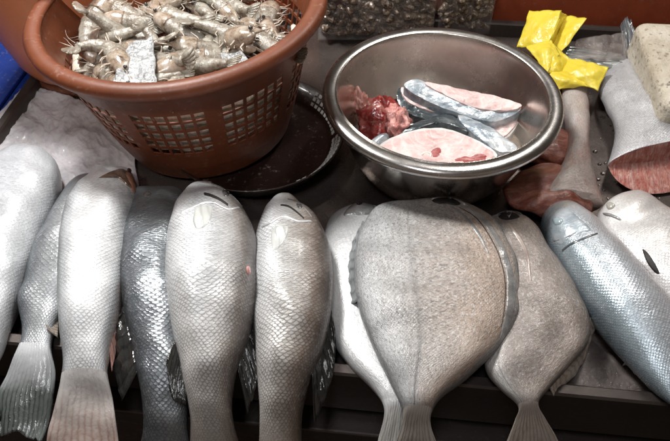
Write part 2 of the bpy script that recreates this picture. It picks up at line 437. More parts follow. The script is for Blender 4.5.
def boxm(mb, o, ax, ay, az):
    """box from corner o with edge vectors"""
    i=[mb.add(o+ax*a+ay*b+az*c,(a*.1,b*.1),(a,b)) for c in (0,1) for b in (0,1) for a in (0,1)]
    for f in ((0,2,3,1),(4,5,7,6),(0,1,5,4),(2,6,7,3),(0,4,6,2),(1,3,7,5)): mb.f.append(tuple(i[k] for k in f))
def bevel(o, wdt=0.003, seg=3):
    bm=bmesh.new(); bm.from_mesh(o.data)
    bmesh.ops.bevel(bm, geom=bm.edges[:], offset=wdt, segments=seg, profile=0.6, affect='EDGES'); bm.to_mesh(o.data); bm.free()
    o.data.polygons.foreach_set("use_smooth",[False]*len(o.data.polygons)); return o

# ================================================================== SETTING
M['tray']=metal('wet_tray_steel',(0.20,0.165,0.15),rough=0.27,smear=0.22,bump=0.10,bscale=25,metalv=0.75)
M['lip']=metal('tray_lip_steel',(0.085,0.070,0.064),rough=0.40,smear=0.2,bump=0.06,metalv=0.6,streak=(1,6,6))
M['counter']=plastic('dark_counter_paint',(0.035,0.018,0.013),rough=0.4)
M['redwall']=plastic('brick_red_panel',(0.45,0.095,0.04),rough=0.42,var=0.2)
M['ground']=plastic('market_floor',(0.05,0.04,0.035),rough=0.6)

LIPZ=0.020
fa=P(335,374,LIPZ); fb=P(668,405,LIPZ); ex=(fb-fa).normalized(); ey=Vector((-ex.y,ex.x,0)); ez=Vector((0,0,1))
# left edge of the tray passes through the photo's table edge
lc=P(14,97,LIPZ); xl=(lc-fa).dot(ex); yb=(P(560,27,LIPZ)-fa).dot(ey); xr=0.62
org=fa+ex*xl
tray=empty('display_tray',fa.copy()-ez*LIPZ,'long dark wet steel tray with raised lips holding all the fish','tray')
W=xr-xl
mb=MB(); NX,NY=70,60; rows=[]
for j in range(NY+1):
    rows.append([])
    for i in range(NX+1):
        p=org+ex*(W*i/NX)+ey*(yb*j/NY); p.z=0.0015*noise.noise(p*7)
        rows[-1].append(mb.add(p,(W*i/NX,yb*j/NY)))
mb.grid(rows); mb.build('tray_floor',M['tray'],tray)
def lipbar(o,ax,ln,inward,name):
    mb=MB(); prof=[(0.0,-0.045),(0.0,LIPZ-0.002),(0.002,LIPZ),(0.010,LIPZ),(0.012,LIPZ-0.002),(0.016,-0.004)]
    rows=[[mb.add(Vector((o.x,o.y,0))+ax*(ln*k/40)+inward*a+ez*b,(ln*k/40,b)) for a,b in prof] for k in range(41)]
    mb.grid(rows); mb.f.append(tuple(rows[0])); mb.f.append(tuple(reversed(rows[-1])))
    return mb.build(name,M['lip'],tray,smooth=False)
lipbar(org,ex,W,ey,'front_lip'); lipbar(org+ey*(yb+0.012),ex,W,-ey,'back_lip'); lipbar(org-ey*0+ey*0.012,ey,yb-0.012,ex,'side_lip')
# counter under the tray
ct=empty('counter',fa-ez*0.05,'dark brown counter frame under the front lip of the tray','counter')
mb=MB(); boxm(mb,Vector((org.x,org.y,-0.80))+ey*0.02+ex*0.01,ex*(W-0.02),ey*(yb-0.02),ez*0.745); bevel(mb.build('cabinet',M['counter'],ct,smooth=False),0.004)
mb=MB(); boxm(mb,Vector((org.x,org.y,-0.082))-ey*0.018+ex*0.0,ex*W,ey*0.036,ez*0.022); bevel(mb.build('edge_rail',M['lip'],ct,smooth=False),0.003)

mb=MB(); g=-0.82
rows=[[mb.add((x*6-3,y*6-2,g)) for x in range(3)] for y in range(3)]; mb.grid(rows)
tag(mb.build('ground',M['ground']),kind='structure')
mb=MB(); wo=org+ey*(yb+0.035)-ex*0.05; wo.z=-0.7
boxm(mb,wo,ex*(W+0.6),ey*0.03,ez*0.82); bevel(tag(mb.build('back_wall',M['redwall'],smooth=False),kind='structure'),0.004)

# ================================================================== FISH
W1=(0.82,0.84,0.86); W2=(0.66,0.69,0.72); G1=(0.36,0.38,0.40); G2=(0.16,0.18,0.20); TAN=(0.34,0.25,0.19)
# param ph: 0 bottom, .25 right, .5 top, .75 left
M['bass_bright']=skin('silver_bass_skin',[(0.20,(0.06,0.05,0.045)),(0.31,(0.10,0.08,0.07)),(0.38,(0.30,0.27,0.25)),(0.45,(0.54,0.54,0.54)),(0.52,W2),(0.58,W1),(0.69,W1),(0.75,W2),(0.80,G2)],along=[(0.0,(1,1,1)),(0.5,(1,1,1)),(0.8,(0.86,0.81,0.76)),(1.0,(0.62,0.55,0.48))],size=0.0045,scale_dark=0.55)  # brown right flank and darker tail end are shade put into the colour
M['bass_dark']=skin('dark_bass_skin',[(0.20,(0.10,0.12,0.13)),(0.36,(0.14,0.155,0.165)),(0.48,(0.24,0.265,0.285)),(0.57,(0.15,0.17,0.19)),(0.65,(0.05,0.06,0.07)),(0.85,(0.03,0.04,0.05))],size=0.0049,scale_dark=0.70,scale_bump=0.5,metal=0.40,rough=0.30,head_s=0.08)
M['bass_mid']=skin('grey_bass_skin',[(0.22,(0.05,0.035,0.028)),(0.33,(0.085,0.06,0.045)),(0.42,(0.26,0.21,0.175)),(0.49,(0.48,0.47,0.45)),(0.57,W1),(0.71,W1),(0.78,G1)],along=[(0.0,(1,1,1)),(0.5,(1,1,1)),(0.8,(0.86,0.81,0.76)),(1.0,(0.62,0.55,0.48))],size=0.0046,scale_dark=0.70)  # shade painted in: right flank goes brown, tail end darkens
M['bass_pale']=skin('pale_bass_skin',across=[(0.20,(0.50,0.34,0.28)),(0.31,W2),(0.38,W1),(0.53,W1),(0.59,W2),(0.65,(0.30,0.31,0.32)),(0.74,(0.09,0.10,0.11))],size=0.0043,scale_dark=0.42)
M['bass_blank']=skin('milky_bass_skin',[(0.2,W2),(0.35,W2),(0.5,(0.60,0.62,0.66)),(0.8,G1)],size=0.0044,scale_dark=0.16,scale_bump=0.3,rough=0.38)
M['fin_dark']=finmat('dark_wet_fin',(0.005,0.005,0.005),(0.030,0.030,0.028),7,rough=0.10)
M['fin_grey']=finmat('grey_tail_fin',(0.06,0.065,0.06),(0.22,0.24,0.23),16)
M['fin_pale']=finmat('pale_fin',(0.44,0.45,0.43),(0.62,0.635,0.62),11,rough=0.32)
M['fin_pink']=finmat('pinkish_tail_fin',(0.42,0.24,0.19),(0.66,0.58,0.54),15,rough=0.3)
M['fin_tan']=finmat('tan_tail_fin',(0.22,0.17,0.13),(0.48,0.42,0.36),13,rough=0.3)
M['slit']=wetmat('dark_slit',[(0.3,(0.006,0.005,0.005)),(0.7,(0.014,0.010,0.009))],rough=0.6,coat=0.0)
M['gill']=wetmat('gill_red',[(0.3,(0.20,0.06,0.035)),(0.7,(0.45,0.26,0.18))],nscale=90,rough=0.2)
M['cheek']=wetmat('silver_cheek',[(0.3,(0.50,0.51,0.53)),(0.7,(0.76,0.77,0.78))],nscale=60,rough=0.38,metal=0.35,bump=0.5,bscale=110,coat=0.3)
M['cheek_blue']=wetmat('blue_cheek',[(0.3,(0.30,0.37,0.42)),(0.7,(0.60,0.65,0.69))],nscale=45,rough=0.36,metal=0.4,bump=0.5,bscale=110)
M['snout']=wetmat('brown_snout',[(0.3,(0.10,0.06,0.04)),(0.7,(0.30,0.22,0.17))],nscale=80,rough=0.25,metal=0.2)
M['eye']=wetmat('fish_eye',[(0.4,(0.01,0.01,0.012)),(0.6,(0.05,0.05,0.05))],rough=0.08,coat=1.0)
M['jawline']=wetmat('grey_jaw_line',[(0.3,(0.10,0.10,0.10)),(0.7,(0.24,0.24,0.24))],rough=0.4)
M['dulleye']=wetmat('dull_eye',[(0.35,(0.03,0.03,0.035)),(0.65,(0.22,0.22,0.22))],nscale=200,rough=0.12,coat=0.8)
M['eyering']=wetmat('fish_eye_ring',[(0.3,(0.30,0.30,0.28)),(0.7,(0.55,0.53,0.46))],rough=0.2)

GB='silver sea bass lying side by side on the tray'
def root_at(name,keys,label,cat,group=None):
    k=keys[len(keys)//2]; p=(P(k[0],k[1],k[4])+P(k[2],k[3],k[4]))/2; p.z=0
    return empty(name,p,label,cat,group)

# --- leftmost pale fish (runs out of the frame)
K=[(22,150,50,150,.022,.018),(-6,166,60,172,.027,.026),(-28,196,57,196,.030,.029),(-44,232,45,231,.030,.030),(-55,268,30,267,.030,.029),(-62,308,15,307,.028,.025),(-52,345,3,345,.026,.018),(-42,376,-8,376,.024,.010)]
r=root_at('sea_bass',K,'milky pale fish cut off by the left edge, beside the crinkled plastic film','fish',GB)
mb=loft(K,r0=0.10,power=2.5,seed=1,wob=0.006); mb.build('body',M['bass_blank'],r); bv=mb.bvh()
fin([(-40,372,.024),(-8,374,.024)],[(-60,420,.020),(-20,428,.020),(0,415,.02)]).build('tail_fin',M['fin_grey'],r)
fin([(18,282,.03),(12,312,.028)],[(10,300,.012),(6,318,.010)],nu=10,nv=6).build('pelvic_fin',M['fin_dark'],r)

# --- fish half hidden under the pale one (tail fan at the left)
K=[(84,178,118,180,.020,.016),(66,194,116,202,.025,.024),(48,224,108,228,.027,.027),(36,254,96,257,.027,.027),(25,284,80,286,.026,.024),(20,308,66,310,.026,.018),(22,330,54,331,.027,.011),(20,346,51,347,.027,.007),(6,372,55,372,.021,.0042),(-6,402,52,402,.012,.0026),(-6,438,42,442,.000,.0014)]
r=root_at('sea_bass',K,'grey fish tucked under its paler neighbour, with a spread dark tail fan','fish',GB)
mb,tl=loft(K,r0=0.08,power=2.4,wob=0.005,seed=2,nlen=110,cut=7,rays=11,rip=.0012); tl.build('tail_fin',finmat('slate_tail_fin',(0.018,0.021,0.02),(0.12,0.135,0.13),13,basecol=(0.62,0.64,0.66),baselen=0.6),r); mb.build('body',skin('slate_bass_skin',[(0.2,W2),(0.42,W2),(0.52,G1),(0.62,(0.16,0.185,0.21)),(0.75,(0.07,0.08,0.09))],size=0.0044,along=[(0,0.8),(0.7,0.9),(0.95,1.0)]),r)
fin([(60,300,.028),(58,338,.026)],[(34,302,.040),(48,330,.034)],nu=14,nv=7).build('anal_fin',M['fin_tan'],r)
fin([(38,256,.030),(24,292,.028)],[(22,268,.020),(10,308,.014)],nu=14,nv=7,seed=2).build('dorsal_fin',M['fin_dark'],r)

# --- big pale fish with reddish tail
K=[(106,172,130,169,.022,.013),(87,186,136,184,.031,.025),(70,210,138,206,.038,.033),(63,242,133,238,.040,.035),(60,275,127,272,.040,.035),(60,310,121,306,.039,.032),(62,340,112,338,.037,.025),(63,362,108,362,.034,.015),(62,376,108,376,.030,.010),(57,398,112,398,.021,.0055),(50,424,116,424,.009,.0032),(45,458,120,458,-.008,.0015)]
r=root_at('sea_bass',K,'broad pale fish with a rust tinged tail and a brown snout','fish',GB)
mb,tl=loft(K,r0=0.07,power=2.5,wob=0.005,seed=3,nlen=110,cut=8,rays=10); tl.build('tail_fin',finmat('rusty_tail_fin',(0.30,0.17,0.13),(0.50,0.42,0.38),10,rough=0.36,basecol=(0.66,0.65,0.64),baselen=0.8),r); mb.build('body',M['bass_pale'],r); bv=mb.bvh()
patch(bv,[(96,178),(112,170),(124,168),(134,178),(138,192),(130,188),(118,178),(106,176)],0.0018).build('snout',M['snout'],r)
patch(bv,[(122,172),(130,172),(137,186),(137,196),(130,188)],0.0022,n=24).build('gill_edge',M['gill'],r)
patch(bv,[(127,168),(131,169),(131,173),(127,173)],0.0022,n=20,rings=4).build('eye',M['eye'],r)
fin([(114,312,.040),(110,352,.034)],[(121,322,.030),(112,372,.026)],nu=16,nv=6,seed=8).build('anal_fin',finmat('red_edged_fin',(0.45,0.14,0.09),(0.66,0.44,0.38),6),r)

# --- dark blue grey fish
K=[(138,192,178,189,.018,.012),(126,205,189,203,.027,.023),(120,232,194,230,.032,.030),(119,262,194,260,.034,.032),(121,295,192,293,.034,.031),(128,328,190,328,.033,.027),(136,362,188,362,.032,.022),(142,398,188,398,.024,.016),(143,428,188,430,.010,.011),(138,455,192,455,-.008,.006)]
r=root_at('sea_bass',K,'dark blue grey fish with big scales, between two paler fish','fish',GB)
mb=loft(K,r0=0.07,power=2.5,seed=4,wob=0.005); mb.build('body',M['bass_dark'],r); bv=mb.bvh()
patch(bv,[(143,193),(148,191),(152,194),(149,198),(144,197)],0.0010,n=22,rings=5).build('eye',M['dulleye'],r)
fin([(124,306,.040),(138,372,.034)],[(110,330,.030),(111,358,.024),(122,402,.012)],nu=20,nv=8,ripple=0.004,seed=1).build('anal_fin',M['fin_dark'],r)
fin([(176,336,.056),(186,366,.050)],[(166,362,.056),(172,398,.044),(186,404,.040)],nu=18,nv=8,ripple=0.002,seed=6).build('pelvic_fin',M['fin_dark'],r)
fin([(138,453,-.007),(192,453,-.007)],[(126,500,-.03),(200,500,-.03)]).build('tail_fin',M['fin_grey'],r)

# --- brightest centre fish
K=[(200,184,212,183,.024,.008),(188,196,230,199,.036,.022),(177,216,248,220,.048,.034),(168,244,257,243,.055,.039),(167,276,258,274,.056,.040),(169,308,256,304,.055,.037),(174,338,249,334,.052,.031),(181,366,238,365,.046,.025),(187,396,232,396,.035,.019),(191,424,234,424,.018,.013),(190,452,242,452,-.004,.007)]
r=root_at('sea_bass',K,'brightest silver fish on top, with a black gill slit and pale pectoral fin','fish',GB)
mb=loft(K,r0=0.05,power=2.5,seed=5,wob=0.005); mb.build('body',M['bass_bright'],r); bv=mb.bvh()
ribbon(bv,[(180,212),(190,207),(202,202),(214,202),(228,208),(240,206)],[(180,214.5),(190,209.5),(202,204.5),(214,204.5),(228,210.5),(241,208)],0.0010,nv=6).build('gill_edge',M['cheek'],r)
ribbon(bv,[(203,192),(210,193),(219,197),(229,204)],[(204,195.5),(211,197.5),(219,201),(228,206.5)],0.0006,nv=5).build('gill_slit',M['slit'],r)
ribbon(bv,[(211,183),(222,187),(234,195),(243,205)],[(211,184.6),(222,188.8),(233,197),(242,206.5)],0.0006,nv=4).build('jaw_line',M['jawline'],r)
patch(bv,[(222,190),(227,190),(230,194),(227,197),(223,195)],0.0010,n=22,rings=5).build('eye',M['dulleye'],r)
patch(bv,[(196,206),(206,204),(213,206),(212,218),(205,228),(196,230),(192,220)],0.0010,crown=6).build('pectoral_fin',M['fin_pale'],r)
patch(bv,[(200,178),(212,177),(222,181),(220,185),(208,182)],0.0014,n=24,rings=4).build('lip',M['snout'],r)
patch(bv,[(246,266),(250,266),(251,273),(249,276),(247,273)],0.0012,n=20,rings=4).build('vent',wetmat('pink_vent',[(0.3,(0.55,0.22,0.2)),(0.7,(0.75,0.5,0.48))]),r)
fin([(248,296,.052),(238,370,.042)],[(259,322,.048),(258,378,.036),(247,414,.020)],nu=22,nv=8,ripple=0.003,seed=4).build('anal_fin',M['fin_dark'],r)
fin([(190,449,-.002),(242,449,-.002)],[(180,500,-.03),(250,500,-.03)]).build('tail_fin',M['fin_grey'],r)

# --- grey fish right of it, its flank browned by painted shade
K=[(281,197,290,197,.018,.007),(270,208,304,211,.029,.020),(259,229,321,230,.040,.031),(254,258,331,256,.043,.034),(253,290,333,288,.044,.035),(254,322,330,319,.043,.033),(256,354,322,351,.040,.028),(258,386,309,385,.032,.022),(260,416,302,416,.017,.015),(259,450,302,450,-.004,.008)]
r=root_at('sea_bass',K,'silver fish with painted brown shade on its flank and a drooping dark fin, left of the flat round fish','fish',GB)
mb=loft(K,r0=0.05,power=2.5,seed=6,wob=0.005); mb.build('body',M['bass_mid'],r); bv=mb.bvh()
ribbon(bv,[(261,226),(270,222),(284,215),(298,220),(312,220)],[(261,228.5),(270,224.5),(284,217.5),(298,222.5),(313,222)],0.0010,nv=6).build('gill_edge',M['cheek'],r)
patch(bv,[(272,228),(280,224),(289,226),(288,236),(280,248),(273,250),(270,240)],0.0009,crown=6).build('pectoral_fin',M['fin_pale'],r)
ribbon(bv,[(280,204),(288,205),(296,210),(305,218)],[(280,206),(288,207.5),(295,212),(304,220)],0.0006,nv=5).build('gill_slit',M['slit'],r)
ribbon(bv,[(287,198),(297,201),(306,208),(313,217)],[(287,199.4),(297,202.6),(305,209.5),(312,218)],0.0006,nv=4).build('jaw_line',M['jawline'],r)
patch(bv,[(296,203),(300,203),(303,206),(301,209),(297,207)],0.0010,n=22,rings=5).build('eye',M['dulleye'],r)
fin([(328,292,.044),(312,376,.038)],[(335,330,.034),(333,376,.026),(314,424,.010)],nu=26,nv=8,ripple=0.003,seed=9).build('dorsal_fin',M['fin_dark'],r)
fin([(259,447,-.002),(302,447,-.002)],[(250,500,-.03),(310,500,-.03)]).build('tail_fin',M['fin_grey'],r)

# --- flat round pomfrets
GP='flat round pomfrets lying near the middle of the tray'
M['pom_big']=skin('big_pomfret_skin',[(0.24,(0.15,0.17,0.19)),(0.30,(0.26,0.25,0.24)),(0.35,(0.40,0.285,0.21)),(0.43,(0.45,0.36,0.295)),(0.49,(0.45,0.40,0.365)),(0.56,(0.48,0.475,0.47)),(0.62,(0.51,0.52,0.53)),(0.70,(0.42,0.435,0.45)),(0.77,(0.15,0.16,0.17))],size=0.0032,scale_dark=0.34,scale_bump=0.35,rough=0.42,metal=0.22,sparkle=1.3,coat=0.25,speck=0.55,lateral=0.535,blotch=(0.40,0.24,0.16),blotch_lo=0.60,head_s=0.04)
M['pom_tan']=skin('tan_pomfret_skin',[(0.24,(0.10,0.085,0.075)),(0.34,(0.25,0.195,0.16)),(0.44,(0.30,0.25,0.22)),(0.58,(0.27,0.235,0.215)),(0.64,(0.40,0.385,0.37)),(0.72,(0.46,0.45,0.43)),(0.8,(0.30,0.29,0.28))],size=0.0017,scale_dark=0.22,scale_bump=0.25,rough=0.38,metal=0.25,sparkle=0.9,speck=0.38,lateral=0.62,head_s=0.04)
M['pom_white']=skin('white_pomfret_skin',[(0.2,W2),(0.5,(0.66,0.67,0.68)),(0.8,(0.55,0.56,0.57))],size=0.0017,scale_dark=0.18,scale_bump=0.3,rough=0.32,metal=0.25,head_s=0.03)
M['pom_band']=wetmat('smooth_grey_band',[(0.25,(0.16,0.155,0.15)),(0.5,(0.28,0.275,0.27)),(0.75,(0.42,0.43,0.44))],nscale=70,rough=0.30,metal=0.3,bump=0.7,bscale=90)
M['pom_lobe']=skin('lobe_skin',[(0.2,(0.3,0.27,0.24)),(0.4,(0.40,0.37,0.34)),(0.6,(0.50,0.49,0.46)),(0.8,(0.36,0.34,0.32))],size=0.0017,scale_dark=0.22,scale_bump=0.3,speck=0.35,metal=0.2,head_s=0.0)
# white one behind
K=[(344,204,376,204,.014,.008),(328,222,400,220,.018,.013),(322,250,410,246,.020,.016),(321,280,414,278,.020,.017),(324,312,414,312,.020,.016),(333,342,412,342,.020,.015),(350,366,410,366,.022,.013),(370,386,410,386,.024,.011),(382,402,408,402,.026,.007),(384,416,404,416,.021,.0045),(378,440,402,440,.008,.0026),(373,462,402,462,-.004,.0014)]
r=root_at('pomfret',K,'smooth white flat fish mostly hidden behind the largest round one','fish',GP)
mb,tl=loft(K,r0=0.08,seed=7,nlen=110,cut=8,rays=7); tl.build('tail_fin',finmat('white_tail_fin',(0.30,0.30,0.29),(0.55,0.55,0.53),9,basecol=(0.62,0.63,0.64)),r); mb.build('body',M['pom_white'],r); bv=mb.bvh()
patch(bv,[(342,216),(350,205),(362,201),(376,206),(372,214),(358,216)],0.002).build('snout',M['pom_band'],r)
patch(bv,[(356,203),(361,202),(364,205),(360,208),(356,207)],0.0024,n=20,rings=4).build('eye',M['eye'],r)
# large
K=[(396,202,448,201,.034,.006),(374,211,476,209,.040,.013),(360,230,498,226,.044,.015),(355,253,511,249,.045,.0165),(354,276,518,272,.046,.017),(357,300,520,297,.046,.017),(364,324,516,322,.045,.0165),(375,350,499,348,.043,.016),(387,376,470,375,.041,.016),(397,396,443,396,.038,.013),(403,412,432,412,.033,.010),(401,426,431,426,.024,.006),(394,446,437,446,.010,.0032),(384,468,446,468,-.006,.0016)]
r=root_at('pomfret',K,'largest flat round fish, silver left half and tan right half, filling the middle','fish',GP)
mb,tl=loft(K,r0=0.05,power=2.6,wob=0.004,seed=8,nlen=130,nring=64,cut=10,rays=8); tl.build('tail_fin',finmat('grey_tan_tail_fin',(0.14,0.12,0.10),(0.36,0.33,0.30),11,rough=0.3,basecol=(0.42,0.38,0.35)),r); mb.build('body',M['pom_big'],r); bv=mb.bvh()
patch(bv,[(430,200),(440,197),(452,198),(462,203),(458,206),(446,204),(436,204)],0.0014,n=30,crown=8,rings=4).build('mouth',M['slit'],r)
patch(bv,[(428,199),(436,195),(450,195),(464,200),(470,206),(462,204),(450,199),(438,199)],0.0026,n=36,rings=5).build('upper_lip',M['pom_band'],r)
ribbon(bv,[(458,203),(484,216),(500,236),(510,258),(516,282),(515,310),(508,332),(500,344)],[(457,205),(476,216),(491,236),(501,258),(506,282),(505,310),(501,330),(498,343)],0.0003,nu=70).build('anal_fin',M['pom_band'],r)
ribbon(bv,[(452,205),(468,217),(481,234),(490,254)],[(450,207),(464,218),(477,235),(488,255)],0.0004,nv=5).build('gill_edge',M['jawline'],r)
fin([(364,222,.042),(357,258,.044),(359,300,.045)],[(362,222,.036),(344,264,.030),(349,306,.030)],nu=26,nv=8,ripple=0.002,seed=2).build('dorsal_fin',finmat('grey_pomfret_fin',(0.10,0.11,0.115),(0.30,0.32,0.33),9),r)
ribbon(bv,[(457,205.5),(476,216.5),(491,236.5),(501,258.5),(506,282),(505,310),(501,330)],[(456,206.5),(475,218),(489.5,238),(499.3,259.5),(504.3,283),(503.3,310),(500,329)],0.0003,nu=60,nv=3).build('fin_crease',M['slit'],r)
# tan one, right
K=[(490,214,520,213,.026,.007),(483,226,534,226,.031,.011),(478,248,548,248,.034,.015),(478,272,563,270,.035,.017),(482,298,579,295,.035,.017),(484,322,590,320,.035,.016),(485,346,587,345,.034,.014),(486,370,567,369,.034,.011),(501,390,548,390,.032,.008),(518,406,538,405,.029,.006),(515,420,546,419,.018,.004),(508,438,557,436,.004,.0026),(500,458,565,454,-.012,.0013)]
r=root_at('pomfret',K,'tan flat fish with a fanned tail over the tray lip, right of the largest one','fish',GP)
mb,tl=loft(K,r0=0.06,power=2.5,wob=0.004,seed=9,nlen=120,nring=56,cut=9,rays=9); tl.build('tail_fin',finmat('tan_pomfret_tail_fin',(0.20,0.16,0.13),(0.44,0.39,0.35),12,rough=0.3,basecol=(0.38,0.33,0.30)),r); mb.build('body',M['pom_tan'],r); bv=mb.bvh()
patch(bv,[(497,216),(506,212),(516,213),(521,217),(512,220),(502,220)],0.0014,n=30,crown=8,rings=4).build('mouth',M['slit'],r)
patch(bv,[(494,216),(502,209),(516,209),(524,215),(520,214),(510,211),(502,213)],0.0024,n=30,rings=5).build('upper_lip',M['pom_band'],r)
ribbon(bv,[(508,220),(520,234),(529,254),(532,282)],[(504,222),(515,236),(525,256),(530,284)],0.0005,nv=6).build('gill_edge',wetmat('tan_gill_edge',[(0.3,(0.22,0.17,0.15)),(0.7,(0.34,0.28,0.25))],metal=0.2,rough=0.35),r)
fin([(590,318,.030),(572,360,.028),(550,388,.026)],[(596,326,.018),(580,368,.014),(554,396,.018)],nu=30,nv=5,seed=5).build('dorsal_fin',M['fin_tan'],r)

# --- steel blue fish at right
GR='slender fish lying aslant at the right end'
K=[(546,208,564,203,.022,.012),(541,222,578,212,.028,.022),(546,240,594,226,.032,.028),(557,262,610,244,.034,.031),(572,286,630,264,.035,.032),(592,314,652,288,.035,.031),(614,342,674,312,.034,.028),(637,370,694,340,.032,.022),(660,394,708,370,.030,.014),(680,412,718,396,.028,.006)]
r=root_at('blue_fish',K,'steel blue slender fish lying aslant with its head towards the bowl','fish',GR)
M['blue']=skin('steel_blue_skin',[(0.20,(0.50,0.40,0.37)),(0.34,(0.62,0.55,0.54)),(0.46,(0.66,0.68,0.72)),(0.57,(0.58,0.66,0.72)),(0.66,(0.42,0.52,0.58)),(0.78,(0.18,0.23,0.27))],size=0.0032,scale_dark=0.42,rough=0.26,metal=0.5,head_s=0.20)
mb=loft(K,r0=0.08,power=2.3,wob=0.0018,seed=10,nlen=110,nring=48); mb.build('body',M['blue'],r); bv=mb.bvh()
patch(bv,[(545,220),(552,208),(566,206),(582,218),(594,230),(584,233),(570,238),(560,246),(550,238)],0.0008,n=48).build('gill_cover',M['cheek_blue'],r)
ribbon(bv,[(561,250),(570,243),(584,237),(598,232)],[(562,252.5),(571,246),(585,239.5),(599,234)],0.0006,nv=5).build('gill_slit',wetmat('grey_gill_slit',[(0.3,(0.05,0.055,0.06)),(0.7,(0.12,0.13,0.14))]),r)
ribbon(bv,[(553,240),(562,238),(576,231),(586,224)],[(553,242),(563,240),(577,233),(587,225.5)],0.0005,nv=4).build('cheek_line',M['jawline'],r)
patch(bv,[(552,219),(558,217),(564,220),(562,225),(555,226)],0.0026,n=24,rings=5).build('eye',wetmat('cloudy_eye',[(0.3,(0.25,0.33,0.37)),(0.7,(0.42,0.50,0.53))],rough=0.1,coat=1.0),r)
ribbon(bv,[(549,226),(558,230),(568,229),(578,222)],[(549,227.5),(558,232),(569,230.5),(579,223.5)],0.0005,nv=4).build('jaw_line',M['jawline'],r)
fin([(626,360,.022),(636,374,.020)],[(622,366,.004),(630,364,.006),(626,362,.004)],nu=12,nv=5).build('pelvic_fin',M['fin_pale'],r)
fin([(672,402,.029),(716,394,.029)],[(700,450,.018),(760,420,.018)]).build('tail_fin',M['fin_grey'],r)
# --- white fish at the right edge
K=[(600,206,620,196,.018,.012),(596,220,644,199,.022,.020),(604,242,668,214,.025,.025),(624,266,692,232,.027,.028),(650,294,716,256,.028,.028),(680,326,742,288,.028,.024),(712,356,760,324,.026,.014)]
r=root_at('white_fish',K,'white fish at the right edge with a dark gill gash','fish',GR)
mb=loft(K,r0=0.08,power=2.3,wob=0.005,seed=11); mb.build('body',skin('white_belly_skin',[(0.2,(0.30,0.25,0.22)),(0.33,(0.40,0.35,0.32)),(0.45,(0.58,0.55,0.53)),(0.55,(0.74,0.73,0.72)),(0.7,(0.70,0.70,0.71)),(0.8,G1)],size=0.0040,scale_dark=0.2,metal=0.25,head_s=0.25),r); bv=mb.bvh()
patch(bv,[(641,247),(648,252),(657,266),(661,276),(655,274),(646,262)],0.0006,n=30,crown=8,rings=4).build('gill_slit',M['slit'],r)
patch(bv,[(606,205),(611,202),(616,205),(613,209),(608,210)],0.0024,n=22,rings=5).build('eye',M['eyering'],r)
patch(bv,[(602,212),(612,214),(622,219),(621,221),(611,217),(603,215)],0.0018,n=24,rings=4).build('jaw_line',M['pom_band'],r)
fin([(705,352,.026),(758,326,.026)],[(740,392,.02),(800,350,.02)]).build('tail_fin',M['fin_grey'],r)

# ================================================================== CUT FISH, upper right
def lump(cx,cy,z,rx,ry,rz,m,parent,name,seed,amp=0.35,rot=0.0,fr=2.2):
    c=P(cx,cy,z); k=depth(c)/FPX; mb=MB(); rows=[]; nu,nv=40,24
    for j in range(nv+1):
        th=math.pi*j/nv; row=[]
        for i in range(nu+1):
            ph=2*math.pi*i/nu; d=Vector((math.sin(th)*math.cos(ph),math.sin(th)*math.sin(ph),math.cos(th)))
            s_=1+amp*noise.fractal(d*fr+Vector((seed,0,0)),1.0,2.0,4)
            x,y=d.x*rx*k*s_,d.y*ry*k*s_
            row.append(mb.add(c+Vector((x*math.cos(rot)-y*math.sin(rot),x*math.sin(rot)+y*math.cos(rot),d.z*rz*s_)),(ph*.01,th*.01),(i/nu,j/nv)))
        rows.append(row)
    mb.grid(rows); return mb.build(name,m,parent)

t=NT('red_cut_flesh'); co=t.obj()
fb_=t.noise(t.scalev(co,(2.2,0.5,0.5)),90,6,0.75,1.5)
c=t.ramp(fb_,[(0.30,(0.38,0.07,0.05)),(0.48,(0.62,0.25,0.20)),(0.66,(0.78,0.54,0.49))])
c=t.mix(t.math('MULTIPLY',t.ramp(t.noise(co,24,5,0.7),[(0.45,0.0),(0.65,1.0)]),0.6),c,(0.26,0.03,0.025))
c=t.mix(t.math('MULTIPLY',t.ramp(t.noise(co,48,5,0.7,2.0),[(0.56,0.0),(0.62,0.8),(0.68,0.0)]),0.6),c,(0.72,0.55,0.50))
nb=t.bump(fb_,0.6,0.0025); nb=t.bump(t.noise(co,45,5),0.5,0.004,nb)
t.pr(base=c,rough=0.30,coat=0.35,coatr=0.12,normal=nb,coatn=nb,sss=0.08,sssr=(0.005,0.002,0.0012),ssss=1.0); M['flesh_red']=t.m
t=NT('brown_cut_flesh'); co=t.obj()
fb_=t.noise(t.scalev(co,(0.5,1.6,0.8)),60,6,0.75,1.5)
c=t.ramp(fb_,[(0.30,(0.10,0.022,0.015)),(0.50,(0.26,0.075,0.045)),(0.72,(0.50,0.25,0.19))])
c=t.mix(t.math('MULTIPLY',t.ramp(t.noise(co,24,5,0.7),[(0.45,0.0),(0.65,1.0)]),0.6),c,(0.11,0.022,0.015))
c=t.mix(t.math('MULTIPLY',t.ramp(t.noise(co,48,5,0.7,2.0),[(0.56,0.0),(0.62,0.8),(0.68,0.0)]),0.12),c,(0.5,0.3,0.25))
nb=t.bump(fb_,0.6,0.0025); nb=t.bump(t.noise(co,45,5),0.5,0.004,nb)
t.pr(base=c,rough=0.30,coat=0.35,coatr=0.12,normal=nb,coatn=nb,sss=0.08,sssr=(0.005,0.002,0.0012),ssss=1.0); M['flesh_brown']=t.m
M['cut_skin']=skin('grey_tail_skin',[(0.2,(0.42,0.40,0.40)),(0.4,(0.62,0.62,0.64)),(0.6,(0.68,0.69,0.72)),(0.8,(0.42,0.43,0.45))],size=0.0038,scale_dark=0.45,scale_bump=0.7,rough=0.34,metal=0.35,speck=0.14,sparkle=1.0,head_s=0.0)
